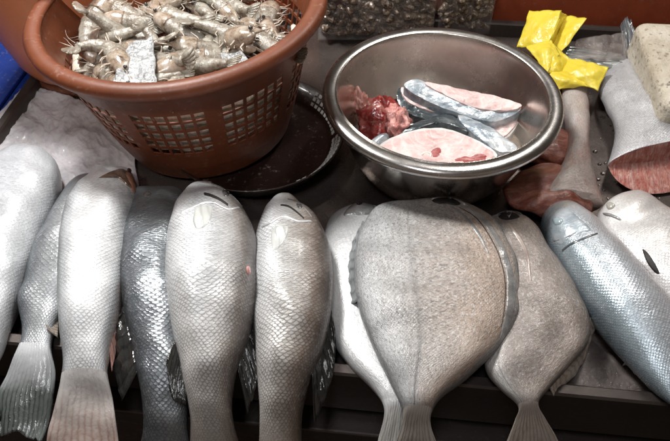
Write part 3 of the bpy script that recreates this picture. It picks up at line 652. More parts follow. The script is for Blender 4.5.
M['cut_pink']=skin('pink_tail_skin',[(0.2,(0.35,0.24,0.2)),(0.45,(0.58,0.48,0.44)),(0.6,(0.55,0.50,0.48)),(0.8,(0.30,0.24,0.22))],size=0.0028,scale_dark=0.35,rough=0.34,metal=0.2,speck=0.3,sparkle=1.0,head_s=0.0,blotch=(0.40,0.16,0.11),blotch_lo=0.5)
GC='cut tail halves of big fish'
K=[(614,62,641,57,.020,.006),(604,76,656,70,.022,.012),(600,92,668,88,.024,.017),(606,108,678,102,.026,.020),(614,124,688,114,.027,.022),(614,142,696,130,.026,.022),(607,166,706,146,.024,.021)]
r=root_at('fish_tail_half',K,'larger cut tail half with red flesh, beside the speckled board','cut fish',GC)
mb=loft(K,r0=0.0,power=2.15,seed=12,wob=0.004); mb.build('body',M['cut_skin'],r)
# cut face: a lens shaped cap on the near end
def cutface(keys,push,m,r,name='cut_face',n=48,power=2.15,drop=0.0):
    k=keys[-1]; L=P(k[0],k[1],k[4]); Rr=P(k[2],k[3],k[4]); c=(L+Rr)/2; sd=(Rr-L)/2; th=k[5]
    nrm=Vector((sd.y,-sd.x,0)).normalized(); mb=MB(); rows=[]
    ce=mb.add(c+nrm*push,(0,0),(0.5,0))
    for q in (0.2,0.4,0.6,0.8,0.93,0.985):
        row=[]
        for i in range(n):
            a=6.2832*i/n; ca,sa=math.cos(a),math.sin(a)
            x=math.copysign(abs(ca)**(2/power),ca); y=math.copysign(abs(sa)**(2/power),sa)
            p=c+sd*(x*q)+Vector((0,0,th*q*y))+nrm*(push*(1-q*q)+0.002*noise.noise(Vector((q*5*ca,q*5*sa,7)))*(1 if q<.95 else 0))
            p+=nrm*(drop*max(0,-y)*q)
            row.append(mb.add(p,(q*ca*.05,q*sa*.05),(0.5,q)))
        rows.append(row)
    for i in range(n): mb.f.append((ce,rows[0][i],rows[0][(i+1)%n]))
    mb.grid(rows,closed=True); return mb.build(name,m,r)
cutface(K,0.006,M['flesh_red'],r,drop=0.040)
fin([(612,70,.024),(626,64,.024),(640,57,.024)],[(565,62,.022),(563,55,.026),(566,48,.030)],nu=24,nv=14,ripple=0.004,thick=0.0016,seed=4).build('tail_fin',M['fin_grey'],r)
fin([(624,62,.026),(634,60,.026),(644,58,.024)],[(620,26,.040),(625,19,.044),(631,22,.044)],nu=20,nv=12,ripple=0.004,thick=0.0014,seed=6).build('tail_fin',finmat('dark_tail_lobe',(0.035,0.037,0.04),(0.13,0.14,0.15),9),r)
K=[(562,84,588,84,.016,.007),(562,98,588,98,.018,.010),(564,114,589,114,.020,.013),(567,130,589,130,.022,.014),(567,148,589,146,.023,.014),(561,166,591,162,.024,.016),(548,184,596,184,.024,.018),(530,200,602,206,.023,.018)]
r=root_at('fish_tail_half',K,'smaller cut tail half of brown red flesh, tucked under the bowl rim','cut fish',GC)
mb=loft(K,r0=0.0,power=2.1,seed=13,wob=0.005); mb.build('body',M['cut_pink'],r); bv=mb.bvh()
lump(547,146,.014,30,30,.015,M['flesh_brown'],r,'belly_flesh',3,0.10)
K3=[(514,178,520,170,.018,.006),(502,190,546,167,.022,.012),(512,204,566,172,.026,.014),(537,213,582,184,.027,.013),(566,216,592,200,.024,.010),(586,217,595,211,.020,.004)]
loft(K3,nlen=50,nring=36,r0=0.15,r1=0.15,wob=0.010,seed=2).build('flesh_flap',M['flesh_brown'],r)
fin([(563,94,.016),(587,94,.016)],[(561,80,.008),(590,80,.008)],nu=18,nv=6).build('tail_fin',M['fin_grey'],r)

# ================================================================== BROWN BASKET + DISH
M['basket']=plastic('brown_basket_plastic',(0.165,0.046,0.018),rough=0.46,var=0.25,coat=0.0,bump=0.15)
M['dish']=plastic('dark_brown_dish_plastic',(0.018,0.009,0.007),rough=0.30,var=0.2,coat=0.3)
M['slot']=plastic('slot_light_plastic',(0.62,0.62,0.60),rough=0.3,var=0.2)  # pale pieces stand in for light caught in the slots
BH=0.165
bc=P(188,10,BH); br=143*depth(bc)/FPX; bc0=Vector((bc.x,bc.y,0.012))
basket=empty('plastic_basket',bc0,'round brown plastic basket with square holes, full of raw prawns','basket')
TILT=Matrix.Rotation(R(-3.5),4,'Y')
def bpt(a,h,r):   # angle, height 0..1, radius factor
    p=Vector((r*math.cos(a),r*math.sin(a),h*BH)); return bc0+TILT@p
def brad(h): # flared wall
    return br*(0.66+0.30*h**0.85)
NP=9; angs=[]  # panels of six holes, divided by plain ribs
for k in range(NP):
    a0=2*math.pi*k/NP+R(7); pw=2*math.pi/NP
    rib=pw*0.16; hw=(pw-rib)/6
    for q in range(6):
        angs+= [(a0+rib+q*hw, 'h'), (a0+rib+q*hw+hw*0.76,'b')]
    angs[-1]=(angs[-1][0],'b')
hs=[]; 
hs=[(0.0,'b')]
def rows_(lo,hi,n,f=0.66):
    st=(hi-lo)/n
    return [x for k in range(n) for x in ((lo+k*st,'h'),(lo+k*st+st*f,'b'))]
hs+=[(0.15,'b'),(0.28,'b')]+rows_(0.32,0.73,5,0.74)+[(0.76,'b'),(0.84,'b'),(0.9,'b'),(0.96,'b')]
mb=MB(); TH=0.0016
outer=[[mb.add(bpt(a,h,brad(h)),(0,0)) for a,_ in angs] for h,_ in hs]
inner=[[mb.add(bpt(a,h,brad(h)-TH),(0,0)) for a,_ in angs] for h,_ in hs]
na=len(angs)
hole=lambda j,i: hs[j][1]=='h' and angs[i][1]=='h'
for j in range(len(hs)-1):
    for i in range(na):
        i2=(i+1)%na
        if hole(j,i):
            for (a,b),(c,d) in (((j,i),(j,i2)),((j,i2),(j+1,i2)),((j+1,i2),(j+1,i)),((j+1,i),(j,i))):
                mb.f.append((outer[a][b],outer[c][d],inner[c][d],inner[a][b]))
        else:
            mb.f.append((outer[j][i],outer[j][i2],outer[j+1][i2],outer[j+1][i])); mb.f.append((inner[j][i2],inner[j][i],inner[j+1][i],inner[j+1][i2]))
cb=mb.add(bpt(0,0.02,0),(0,0)); ct_=mb.add(bpt(0,0.035,0),(0,0))
for i in range(na):
    mb.f.append((cb,outer[0][(i+1)%na],outer[0][i])); mb.f.append((ct_,inner[0][i],inner[0][(i+1)%na]))
o=mb.build('basket_wall',M['basket'],basket,smooth=False)
mb=MB(); rows=[]
rp=[(-TH,0.955),(-0.004,0.985),(0.000,1.0),(0.006,1.005),(0.012,1.0),(0.0165,0.975),(0.0165,0.935),(0.0135,0.905),(0.011,0.905),(0.010,0.93),(0.006,0.95),(0.0005,0.955)]
for dr,h in rp:
    rows.append([mb.add(bpt(2*math.pi*i/128,h,brad(min(h,0.96))+dr*0.9),(0,0)) for i in range(128)])
rows.append(rows[0]); mb.grid(rows,closed=True); mb.build('rim',M['basket'],basket)

dc=P(256,131,0.028); dr_=89*depth(dc)/FPX; dc0=Vector((dc.x,dc.y,0.004))
dish=empty('slotted_dish',dc0,'dark brown round dish with light painted as pale slots round its edge, under the basket','dish')
lathe([(0.001,0.0),(dr_*0.80,0.0),(dr_*0.83,0.002),(dr_*0.86,0.006),(dr_*0.99,0.026),(dr_*1.0,0.028),(dr_*0.985,0.029),(dr_*0.84,0.008),(dr_*0.80,0.004),(0.001,0.004)],dc0).build('dish_body',M['dish'],dish)
mb=MB()
for q in range(3):
    for i in range(84):
        if i%12==0 or not (-62 < ((i/84*360+180)%360-180) < 45): continue
        a0=2*math.pi*(i+0.18)/84; a1=2*math.pi*(i+0.78)/84
        f0=0.15+q*0.27; f1=f0+0.17
        pr_=lambda f:(dr_*(0.84+0.145*f)-0.0004,0.008+0.021*f)
        pts=[]
        for (a,f,e) in ((a0,f0,0.0006),(a1,f0,0.0006),(a1,f1,0.0006),(a0,f1,0.0006),(a0,f0,-0.001),(a1,f0,-0.001),(a1,f1,-0.001),(a0,f1,-0.001)):
            rr,zz=pr_(f); pts.append(mb.add(dc0+Vector(((rr-e)*math.cos(a),(rr-e)*math.sin(a),zz+e)),(0,0)))
        mb.f+= [tuple(pts[:4]),(pts[0],pts[4],pts[5],pts[1]),(pts[1],pts[5],pts[6],pts[2]),(pts[2],pts[6],pts[7],pts[3]),(pts[3],pts[7],pts[4],pts[0])]
mb.build('slot_light_band',M['slot'],dish,smooth=False)

# ================================================================== STEEL BOWL
M['bowl']=metal('bowl_steel',(0.80,0.75,0.70),rough=0.26,smear=0.16,bump=0.06,bscale=14)
M['bowlrim']=metal('bowl_rim_steel',(0.62,0.60,0.58),rough=0.26,smear=0.2,bump=0.05)
SH=0.105
sc_=P(442,91,SH); sr=120*depth(sc_)/FPX; sc0=Vector((sc_.x,sc_.y,0.001))
bowl=empty('steel_bowl',sc0,'round stainless steel bowl with a wide rolled rim, holding fish slices','bowl')
pf=[(0.002,0.0),(0.50,0.0),(0.58,0.02),(0.66,0.09),(0.76,0.32),(0.845,0.66),(0.885,0.96),(0.87,0.965),(0.83,0.66),(0.745,0.33),(0.645,0.105),(0.56,0.035),(0.48,0.018),(0.002,0.016)]
pf=interp([(a,b) for a,b in pf],60)
lathe([(max(a,0.001)*sr,b*SH) for a,b in pf],sc0,128).build('bowl_body',M['bowl'],bowl)
rim=[(0.872,0.955),(0.885,0.985),(0.92,1.0),(0.965,0.995),(0.99,0.975),(1.0,0.945),(0.995,0.915),(0.98,0.905),(0.985,0.94),(0.96,0.965),(0.92,0.972),(0.89,0.96),(0.872,0.955)]
lathe([(a*sr,b*SH) for a,b in interp(rim,40)],sc0,128).build('rim',M['bowlrim'],bowl)

# --- slices
t=NT('pink_flesh'); co=t.obj()
n0=t.noise(co,40,6,0.7,0.6)
c=t.ramp(n0,[(0.28,(0.50,0.25,0.24)),(0.48,(0.66,0.47,0.45)),(0.72,(0.78,0.68,0.66))])
wv=t.n.new("ShaderNodeTexWave"); wv.wave_type='RINGS'; wv.rings_direction='Z'; wv.inputs["Scale"].default_value=34; wv.inputs["Distortion"].default_value=9; wv.inputs["Detail"].default_value=3; wv.inputs["Detail Scale"].default_value=1.6
t.link(co,wv.inputs["Vector"])
c=t.mix(t.math('MULTIPLY',t.ramp(wv.outputs["Fac"],[(0.0,1.0),(0.22,0.0)]),0.35),c,(0.80,0.74,0.72))
c=t.mix(t.math('MULTIPLY',t.ramp(t.noise(co,26,5,0.7),[(0.58,0.0),(0.72,1.0)]),0.55),c,(0.46,0.10,0.10))
nb=t.bump(t.noise(co,110,6,0.7),0.5,0.0022); nb=t.bump(wv.outputs["Fac"],0.15,0.001,nb)
t.pr(base=c,rough=0.30,coat=0.35,coatr=0.12,normal=nb,coatn=nb,sss=0.12,sssr=(0.004,0.002,0.0014),ssss=1.0); M['flesh_pink']=t.m
M['slice_skin']=skin('slice_silver_skin',[(0.0,(0.55,0.58,0.60)),(0.3,(0.35,0.40,0.44)),(0.55,(0.60,0.62,0.64)),(0.8,(0.25,0.29,0.33)),(1.0,(0.5,0.53,0.55))],size=0.003,scale_dark=0.15,scale_bump=0.2,metal=0.5,rough=0.25,head_s=0.0)
M['slice_dark']=skin('slice_dark_skin',[(0.0,(0.10,0.12,0.13)),(0.5,(0.22,0.25,0.27)),(1.0,(0.08,0.09,0.1))],size=0.003,scale_dark=0.15,scale_bump=0.2,metal=0.6,rough=0.2,head_s=0.0)
M['bone']=wetmat('bone_white',[(0.3,(0.7,0.55,0.5)),(0.7,(0.85,0.78,0.72))])
M['blood']=wetmat('blood_dark',[(0.3,(0.20,0.02,0.022)),(0.7,(0.46,0.13,0.12))],nscale=140,rough=0.4,coat=0.1)
GS='fish slices in the steel bowl'
def slice_(poly,z,thick,label,ax=0,ay=0,skinm='slice_skin',dome=0.0012,seed=0,top=None):
    cx=sum(p[0] for p in poly)/len(poly); cy=sum(p[1] for p in poly)/len(poly)
    r=empty('fish_slice',P(cx,cy,z-thick),label,'fish slice',GS)
    fl,sk=slab(poly,z,thick,ax,ay,dome,seed=seed)
    fl.build('skin_side' if top else 'flesh',M[top or 'flesh_pink'],r,sharp=None if top else 35)
    if not top: sk.build('skin',M[skinm],r)
    return r,fl.bvh()
t=NT('blue_silver_skin'); co=t.obj()
c=t.ramp(t.noise(t.scalev(co,(0.6,1.6,1)),60,5,0.65,0.8),[(0.30,(0.14,0.18,0.22)),(0.46,(0.36,0.42,0.47)),(0.62,(0.60,0.63,0.65)),(0.8,(0.74,0.75,0.75))])
nb=t.bump(t.noise(co,90,5),0.4,0.003); t.pr(base=c,rough=0.28,metal=0.3,coat=0.4,coatr=0.10,normal=nb,coatn=nb); M['bluesilver']=t.m
t=NT('dark_sheen_skin'); co=t.obj()
c=t.ramp(t.noise(t.scalev(co,(0.6,1.6,1)),50,5,0.6,0.6),[(0.32,(0.03,0.038,0.042)),(0.55,(0.10,0.12,0.13)),(0.8,(0.28,0.31,0.33))])
nb=t.bump(t.noise(co,80,5),0.4,0.003); t.pr(base=c,rough=0.22,metal=0.4,coat=0.6,coatr=0.06,normal=nb,coatn=nb); M['darksheen']=t.m
M['fat']=wetmat('white_belly_edge',[(0.3,(0.58,0.56,0.55)),(0.7,(0.76,0.74,0.72))],nscale=70,rough=0.28,bump=0.6)
def piece(poly,z,thick,label,ax=0,ay=0,seed=0,top='flesh_pink',under=None,dome=0.0012,uz=0.004,ut=None):
    cx=sum(p[0] for p in poly)/len(poly); cy=sum(p[1] for p in poly)/len(poly)
    r=empty('fish_slice',P(cx,cy,z-thick),label,'fish slice',GS)
    fl,_=slab(poly,z,thick,ax,ay,dome,seed=seed,rough=0.0016)
    fl.build('flesh' if top=='flesh_pink' else 'skin_side',M[top],r,sharp=38)
    if under:
        sk,_=slab(under[0],z-uz,ut or thick,ax,ay,0.0022,seed=seed+1); sk.build('skin',M[under[1]],r,sharp=50)
    return r,fl.bvh()
piece([(425,82),(436,83),(446,85),(462,89),(478,92),(492,95),(508,99),(521,104),(519,108),(508,110),(494,110),(478,108),(460,102),(444,94),(432,88)],0.072,0.018,'long pink slice across the back of the bowl with a blue silver skin edge',ay=-0.0003,ax=-0.00006,seed=1,
      under=([(404,85),(409,81),(415,79),(424,81),(434,87),(450,96),(470,104),(494,108),(516,106),(521,107),(518,112),(506,118),(494,121),(478,119),(458,113),(440,106),(424,99),(412,92)],'bluesilver'),uz=.003)
piece([(401,88),(406,88),(416,93),(426,99),(436,105),(443,111),(436,112),(424,109),(412,104),(404,97)],0.062,0.014,'short curved slice with grey skin, beside the bloody head piece',ay=-0.0003,seed=2,
      under=([(397,92),(401,87),(406,92),(416,101),(428,107),(440,110),(448,112),(444,117),(430,119),(416,116),(404,110),(398,102)],'darksheen'),uz=.004)
piece([(489,127),(498,123),(508,119),(517,118),(516,124),(510,131),(503,136),(494,134)],0.050,0.014,'smallest pink wedge slice at the right of the bowl',seed=3,under=([(488,130),(500,126),(517,121),(516,127),(509,136),(500,140),(492,138)],'fat'))
piece([(458,115),(464,114),(473,119),(484,124),(497,131),(508,139),(517,147),(514,151),(506,152),(496,150),(486,143),(475,134),(464,125)],0.060,0.012,'silver white piece sloping down to the right in the bowl',top='bluesilver',dome=0.004,seed=23,ax=-.0001)
piece([(402,131),(412,124),(422,120),(434,116),(447,114),(458,118),(465,125),(468,131),(458,130),(446,128),(434,128),(420,130),(410,134)],0.060,0.014,'arched dark skinned slice just above the front half moon slice',top='darksheen',dome=0.006,seed=22)
r_,b_=piece([(380,149),(386,143),(393,139),(401,135),(412,132),(424,130),(436,129.5),(448,130.5),(460,134),(472,139),(483,145),(492,151),(493,157),(484,161),(462,163),(432,164),(404,161),(388,156)],0.064,0.020,'half moon pink slice at the front, with a bone ring and blood spots',ay=-0.0002,seed=4,
      under=([(376,150),(384,142),(401,133.5),(424,128.6),(448,129),(472,137.5),(494,150),(496,158),(484,163),(462,165),(432,166),(404,163),(386,158)],'fat'),uz=.003)
ribbon(b_,[(420,155),(423,152),(428,151.5),(432,154),(431,158)],[(423,155.5),(425,153.8),(428,153.5),(430,155),(429,157)],0.0007,nu=30,nv=5).build('bone_ring',M['bone'],r_)
patch(b_,[(431,151),(435,147.5),(440,147),(442,150),(441,155),(437,158),(432,157)],0.0003,n=40,rings=4,sink=.0003).build('blood_spot',M['blood'],r_)
patch(b_,[(452,160),(463,156),(470,157),(478,153),(490,155),(487,160),(476,162),(462,163)],0.0003,n=40,rings=4,sink=.0003).build('blood_spot',M['blood'],r_)
# --- red head / gill piece
r=empty('fish_head_piece',P(382,122,0.03),'bloody red chopped head piece with gills, at the left in the bowl','fish head')
M['gore']=wetmat('raw_red_gill',[(0.32,(0.06,0.006,0.006)),(0.50,(0.24,0.025,0.022)),(0.70,(0.52,0.22,0.19))],nscale=45,rough=0.16,bump=0.6,bscale=80,bdist=0.003,sss=0.1)
lump(378,120,.050,21,26,.022,M['gore'],r,'gill_mass',1,0.42,fr=1.5)
lump(396,122,.056,13,20,.016,wetmat('pink_gill',[(0.3,(0.50,0.14,0.12)),(0.7,(0.72,0.42,0.38))],nscale=70,rough=0.16,bump=1.0,bscale=120,bdist=0.004),r,'throat_flesh',5,0.45,fr=2.0)
lump(362,104,.058,7,16,.014,M['flesh_red'],r,'gill_arch',9,0.5,rot=0.3)
fl,sk=slab([(372,139),(383,133),(389,135),(387,140),(379,145),(373,144)],0.058,0.010,dome=.0047,seed=8); fl.build('jaw_bone',M['bluesilver'],r)

# ================================================================== PRAWNS
t=NT('raw_prawn_shell'); co=t.obj(); uv=t.uv('scale'); pm=t.uv('param')
oi=t.n.new("ShaderNodeObjectInfo").outputs["Random"]
n1=t.noise(co,90,5,0.65)
c=t.ramp(n1,[(0.34,(0.075,0.052,0.034)),(0.47,(0.27,0.235,0.185)),(0.68,(0.53,0.52,0.475))])
c=t.mix(t.math('MULTIPLY',oi,0.5),c,(0.30,0.27,0.22))
s_,p_,_=t.sep(pm)
band=t.ramp(t.math('FRACT',t.math('MULTIPLY',s_,10.0)),[(0.0,0.0),(0.78,0.0),(0.92,0.8),(1.0,0.2)])
c=t.mix(t.math('MULTIPLY',band,0.22),c,(0.13,0.10,0.08))
c=t.mix(t.math('MULTIPLY',t.ramp(t.noise(co,600,2),[(0.55,0.0),(0.68,1.0)]),0.4),c,(0.10,0.08,0.07))
nb=t.bump(t.noise(co,140,5,0.7),0.7,0.0025)
t.pr(base=c,rough=0.20,coat=0.6,coatr=0.08,normal=nb,coatn=nb,sss=0.30,sssr=(0.005,0.004,0.003),ssss=1.0); M['prawn']=t.m
t=NT('prawn_head_shell'); co=t.obj(); oi=t.n.new("ShaderNodeObjectInfo").outputs["Random"]
c=t.ramp(t.noise(co,110,5,0.7),[(0.34,(0.08,0.045,0.03)),(0.47,(0.32,0.25,0.185)),(0.70,(0.56,0.53,0.47))])
c=t.mix(t.math('MULTIPLY',oi,0.35),c,(0.34,0.24,0.18))
nb=t.bump(t.noise(co,240,4),0.5,0.001)
t.pr(base=c,rough=0.22,coat=0.6,coatr=0.08,normal=nb,coatn=nb); M['prawnhead']=t.m
M['prawnleg']=wetmat('prawn_leg',[(0.3,(0.40,0.30,0.22)),(0.7,(0.66,0.60,0.52))],rough=0.3)
GPz='raw prawns heaped in the brown basket'
def prawn(curl,seed,feelers=True):
    rnd=random.Random(seed)
    r=empty('prawn',(0,0,0),'raw grey prawn','prawn',GPz)
    L=0.066; N=46
    pts=[]; ang=-curl*0.25; p=Vector((0,0,0))
    for i in range(N):
        s=i/(N-1); k=curl*(0.25+1.25*s)/1.0 if s>0.32 else curl*0.10
        pts.append((p.copy(),ang)); p=p+Vector((math.cos(ang),math.sin(ang),0))*(L/(N-1)); ang+=k*1.05/(N-1)
    mid=pts[N//2][0]
    def prof(s): 
        return 0.0086*(0.62+0.42*math.sin(min(s/0.34,1)*math.pi*0.5)) if s<0.34 else 0.0089*(1.0-0.62*((s-0.34)/0.66)**1.25)
    def build(a,b,name,m,seg=0,cap=0.0,grow=1.0):
        mb=MB(); rows=[]; n=18
        I=[i for i in range(N) if a<=i/(N-1)<=b]
        for i in I:
            s=i/(N-1); c_,an=pts[i]; sd=Vector((-math.sin(an),math.cos(an),0)); rad=prof(s)*grow
            lo=(s-a)/(b-a)
            if cap and lo<cap: rad*=math.sqrt(max(0.02,1-(1-lo/cap)**2))
            if seg:
                f=(lo*seg)%1.0; rad*=1.0+0.10*f-0.04
            row=[]
            for q in range(n):
                th=2*math.pi*q/n; row.append(mb.add(c_-mid+sd*(rad*1.12*math.cos(th))+Vector((0,0,rad*0.86*math.sin(th))),(s*.06,q/n*.03),(lo*seg/10 if seg else s,q/n)))
            rows.append(row)
        mb.grid(rows,closed=True); mb.f.append(tuple(reversed(rows[0]))); mb.f.append(tuple(rows[-1]))
        return mb.build(name,m,r)
    build(0.33,1.0,'abdomen',M['prawn'],seg=6)
    build(0.0,0.37,'carapace',M['prawnhead'],cap=0.6,grow=1.06)
    if not feelers: return r
    # rostrum
    mb=MB(); c0,a0=pts[2]; d=-Vector((math.cos(a0),math.sin(a0),0)); sd=Vector((-math.sin(a0),math.cos(a0),0))
    tube(mb,[c0-mid-d*0.008-sd*0.004,c0-mid+d*0.004-sd*0.004,c0-mid+d*0.016-sd*0.006],0.0018,6,lambda x:1-0.9*x); mb.build('rostrum',M['prawnhead'],r)
    for e in (-1,1):
        mb=MB(); c_=c0-mid-sd*0.0015+Vector((0,0,e*0.0048))+d*0.001
        rows=[[mb.add(c_+0.0018*Vector((math.sin(th)*math.cos(f),math.sin(th)*math.sin(f),math.cos(th)))) for f in [2*math.pi*q/8 for q in range(8)]] for th in [0.05+3.04*k/6 for k in range(7)]]
        mb.grid(rows,closed=True); mb.build('eye',M['eye'],r)
        if not feelers: continue
        mb=MB(); pl=[c0-mid+Vector((0,0,e*0.003))]
        dd=(d+sd*rnd.uniform(-.5,.5)).normalized(); 
        for k in range(8):
            dd=(dd+Vector((rnd.uniform(-.25,.25),rnd.uniform(-.25,.25),rnd.uniform(-.12,.12)))).normalized(); pl.append(pl[-1]+dd*0.0028)
        tube(mb,pl,0.00035,5,lambda x:1-0.7*x); mb.build('antenna',M['prawnleg'],r)
    mb=MB()
    for k in range(6):
        i=int(5+k*4.6); c_,an=pts[i]; sd_=Vector((-math.sin(an),math.cos(an),0)); fw=Vector((math.cos(an),math.sin(an),0))
        b=c_-mid+sd_*prof(i/(N-1)); z=Vector((0,0,(0.002 if k%2 else -0.002)))
        tube(mb,[b-sd_*0.002+z,b+sd_*0.005-fw*0.002+z,b+sd_*0.009-fw*(0.006+rnd.uniform(-.003,.003))+z*1.6],0.0008,5,lambda x:1.1-0.7*x)
    mb.build('legs',M['prawnleg'],r)
    mb=MB(); ce,ae=pts[-1]; fw=Vector((math.cos(ae),math.sin(ae),0)); sd_=Vector((-math.sin(ae),math.cos(ae),0))
    for k,a in enumerate((-0.55,-0.28,0,0.28,0.55)):
        dd=fw*math.cos(a)+sd_*math.sin(a); nn=Vector((-dd.y,dd.x,0)); b=ce-mid-fw*0.002; z=Vector((0,0,0.0008*(k-2)))
        pl=[b-nn*.0012,b+nn*.0012,b+dd*.009+nn*.0034,b+dd*.014+nn*.0018,b+dd*.0145,b+dd*.014-nn*.0018,b+dd*.009-nn*.0034]
        t_=[mb.add(x+z+Vector((0,0,.0005))) for x in pl]; u_=[mb.add(x+z-Vector((0,0,.0005))) for x in pl]
        mb.f.append(tuple(t_)); mb.f.append(tuple(reversed(u_)))
        for q in range(7): mb.f.append((t_[q],t_[(q+1)%7],u_[(q+1)%7],u_[q]))
    mb.build('tail_fan',M['prawn'],r)
    return r
protos=[prawn(c_,i,i<4) for i,c_ in enumerate((0.5,1.1,1.8,2.9,0.4))]
M['lit_prawn']=wetmat('lit_prawn_shell',[(0.3,(0.62,0.52,0.40)),(0.7,(0.86,0.82,0.74))],nscale=90,rough=0.3)  # lighter copy of the prawn colour, standing in for light in the holes
for ch in protos[4].children: ch.data.materials[0]=M['lit_prawn']
used=[False]*5
def put_prawn(kind,loc,rz,rx=0,ry=0,sc=1.0,label=None):
    src=protos[kind]
    if not used[kind]: r=src; used[kind]=True
    else:
        r=src.copy(); COL.objects.link(r)
        for ch in src.children:
            c_=ch.copy(); COL.objects.link(c_); c_.parent=r
    r.location=loc; r.rotation_euler=(rx,ry,rz); r.scale=(sc,)*3
    r['label']=label or 'raw grey prawn in the thick of the basket heap'; r['group']=GPz; r['category']='prawn'
    return r
rnd=random.Random(5)
HZ=0.128
# the prawns one can pick out
put_prawn(3,P(114,52,HZ+.026),R(150),0.15,-0.1,1.25,'curled prawn at the left end of the basket heap, near the wall')
put_prawn(0,P(135,22,HZ+.014),R(5),0.3,0.1,1.15)
put_prawn(1,P(180,30,HZ+.016),R(-25),-0.3,0.2,1.2)
put_prawn(1,P(228,34,HZ+.022),R(150),0.2,-0.1,1.25)
put_prawn(0,P(266,44,HZ+.016),R(-38),0.2,0.0,1.15,'pale prawn at the right end of the heap, against the basket wall')
put_prawn(1,P(208,50,HZ+.016),R(20),0.1,0.3,1.2)
def inside(p,h,m=0.02): 
    q=TILT.inverted()@(p-bc0); return math.hypot(q.x,q.y)<brad(h)-m
cnt=0
tries=0
while cnt<58 and tries<4000:
    tries+=1
    x=rnd.uniform(78,318); y=rnd.uniform(-70,84); z=HZ+rnd.uniform(-0.010,0.020)
    p=P(x,y,z); rz=rnd.gauss(2.75,.75)+(math.pi if rnd.random()<.5 else 0); sc=rnd.uniform(1.05,1.45)
    e=Vector((math.cos(rz),math.sin(rz),0))*0.036*sc
    if not (inside(p+e,z/BH,0.012) and inside(p-e,z/BH,0.012) and inside(p,z/BH,0.02)): continue
    put_prawn(rnd.choice((0,0,1,1,2)),p,rz,rnd.gauss(0,.35),rnd.gauss(0,.32),sc); cnt+=1
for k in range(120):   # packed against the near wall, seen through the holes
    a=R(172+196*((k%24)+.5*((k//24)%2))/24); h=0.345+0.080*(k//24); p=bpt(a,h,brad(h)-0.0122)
    put_prawn(4,p,a+math.pi/2+rnd.uniform(-.12,.12),rnd.gauss(0,.3),rnd.gauss(0,.08),0.80,'raw prawn with painted-in light, seen through the holes of the basket')
# silvery scraps
M['scrap']=wetmat('silvery_scrap',[(0.32,(0.16,0.165,0.17)),(0.5,(0.34,0.355,0.36)),(0.7,(0.58,0.60,0.60))],nscale=90,rough=0.16,bump=1.0,bscale=70,bdist=0.006,coat=0.8)
def crumple(poly,zf,n=24,amp=0.006,thick=0.0006,fr=60,seed=0,crease=False):
    """crumpled sheet over a px quad (4 corners); zf(u,v)->z"""
    mb=MB(); tp=[]; bt=[]
    (a,b,c,d)=poly
    for j in range(n+1):
        v=j/n; r1=[]; r2=[]
        for i in range(n+1):
            u=i/n
            px=(a[0]*(1-u)+b[0]*u)*(1-v)+(d[0]*(1-u)+c[0]*u)*v; py=(a[1]*(1-u)+b[1]*u)*(1-v)+(d[1]*(1-u)+c[1]*u)*v
            p=P(px,py,zf(u,v)); q=p*fr+Vector((seed,seed,0))
            cell=noise.voronoi(q)[0]
            p=p+Vector((noise.noise(q),noise.noise(q+Vector((9,9,9))),0))*amp*0.6
            if crease:
                q2=Vector((q.x*1.6+q.y*0.8,q.y*0.7-q.x*0.25,seed))
                p.z+=amp*(1.1*(0.35-abs(noise.noise(q2)))+0.6*(0.3-abs(noise.noise(q2*2.3)))+0.25*(0.3-abs(noise.noise(q2*5))))
            else: p.z+=amp*(cell[1]-cell[0]-0.3)+amp*0.6*noise.noise(q*0.6)
            r1.append(mb.add(p+Vector((0,0,thick)),(u*.1,v*.1),(u,v))); r2.append(mb.add(p-Vector((0,0,thick)),(u*.1,v*.1),(u,v)))
        tp.append(r1); bt.append(r2)
    mb.grid(tp); mb.grid([list(reversed(r)) for r in bt])
    per=[tp[0],[r[-1] for r in tp],list(reversed(tp[-1])),[r[0] for r in reversed(tp)]]; perb=[bt[0],[r[-1] for r in bt],list(reversed(bt[-1])),[r[0] for r in reversed(bt)]]
    for e,f in zip(per,perb):
        for i in range(len(e)-1): mb.f.append((e[i],f[i],f[i+1],e[i+1]))
    return mb
tag(crumple([(128,44),(153,37),(157,84),(112,84)],lambda u,v:HZ+.036-.012*v,amp=.005,seed=1).build('shell_scrap',M['scrap'],origin=P(138,65,HZ+.015)),'silvery crumpled scrap at the left front of the prawn heap','scrap')
tag(crumple([(222,52),(240,50),(258,72),(226,76)],lambda u,v:HZ+.030-.008*v,amp=.005,seed=4).build('shell_scrap',M['scrap'],origin=P(238,62,HZ+.015)),'silvery crumpled scrap right of the middle of the prawn heap','scrap')

# ================================================================== THINGS AT THE BACK
# terracotta tub, top left
M['tub']=plastic('terracotta_tub_plastic',(0.60,0.20,0.085),rough=0.4,var=0.12)
M['tubbase']=plastic('dark_tub_base_plastic',(0.16,0.05,0.025),rough=0.3,var=0.2)
tc=P(88,44,0.03); k=depth(tc)/FPX; tc0=Vector((tc.x,tc.y,0.0015))
tub=empty('plastic_tub',tc0,'terracotta plastic tub behind the brown basket, at the top left','tub')
rb=66*k
lathe([(rb*0.9,0.018),(rb*0.97,0.022),(rb*1.04,0.034),(rb*1.16,0.08),(rb*1.28,0.16),(rb*1.33,0.20),(rb*1.30,0.20),(rb*1.13,0.08),(rb*1.0,0.034),(rb*0.001,0.03)],tc0,96).build('tub_wall',M['tub'],tub)
lathe([(0.001,0.0),(rb*0.90,0.0),(rb*0.915,0.004),(rb*0.90,0.019),(rb*0.3,0.019)],tc0,96).build('foot_ring',M['tubbase'],tub)
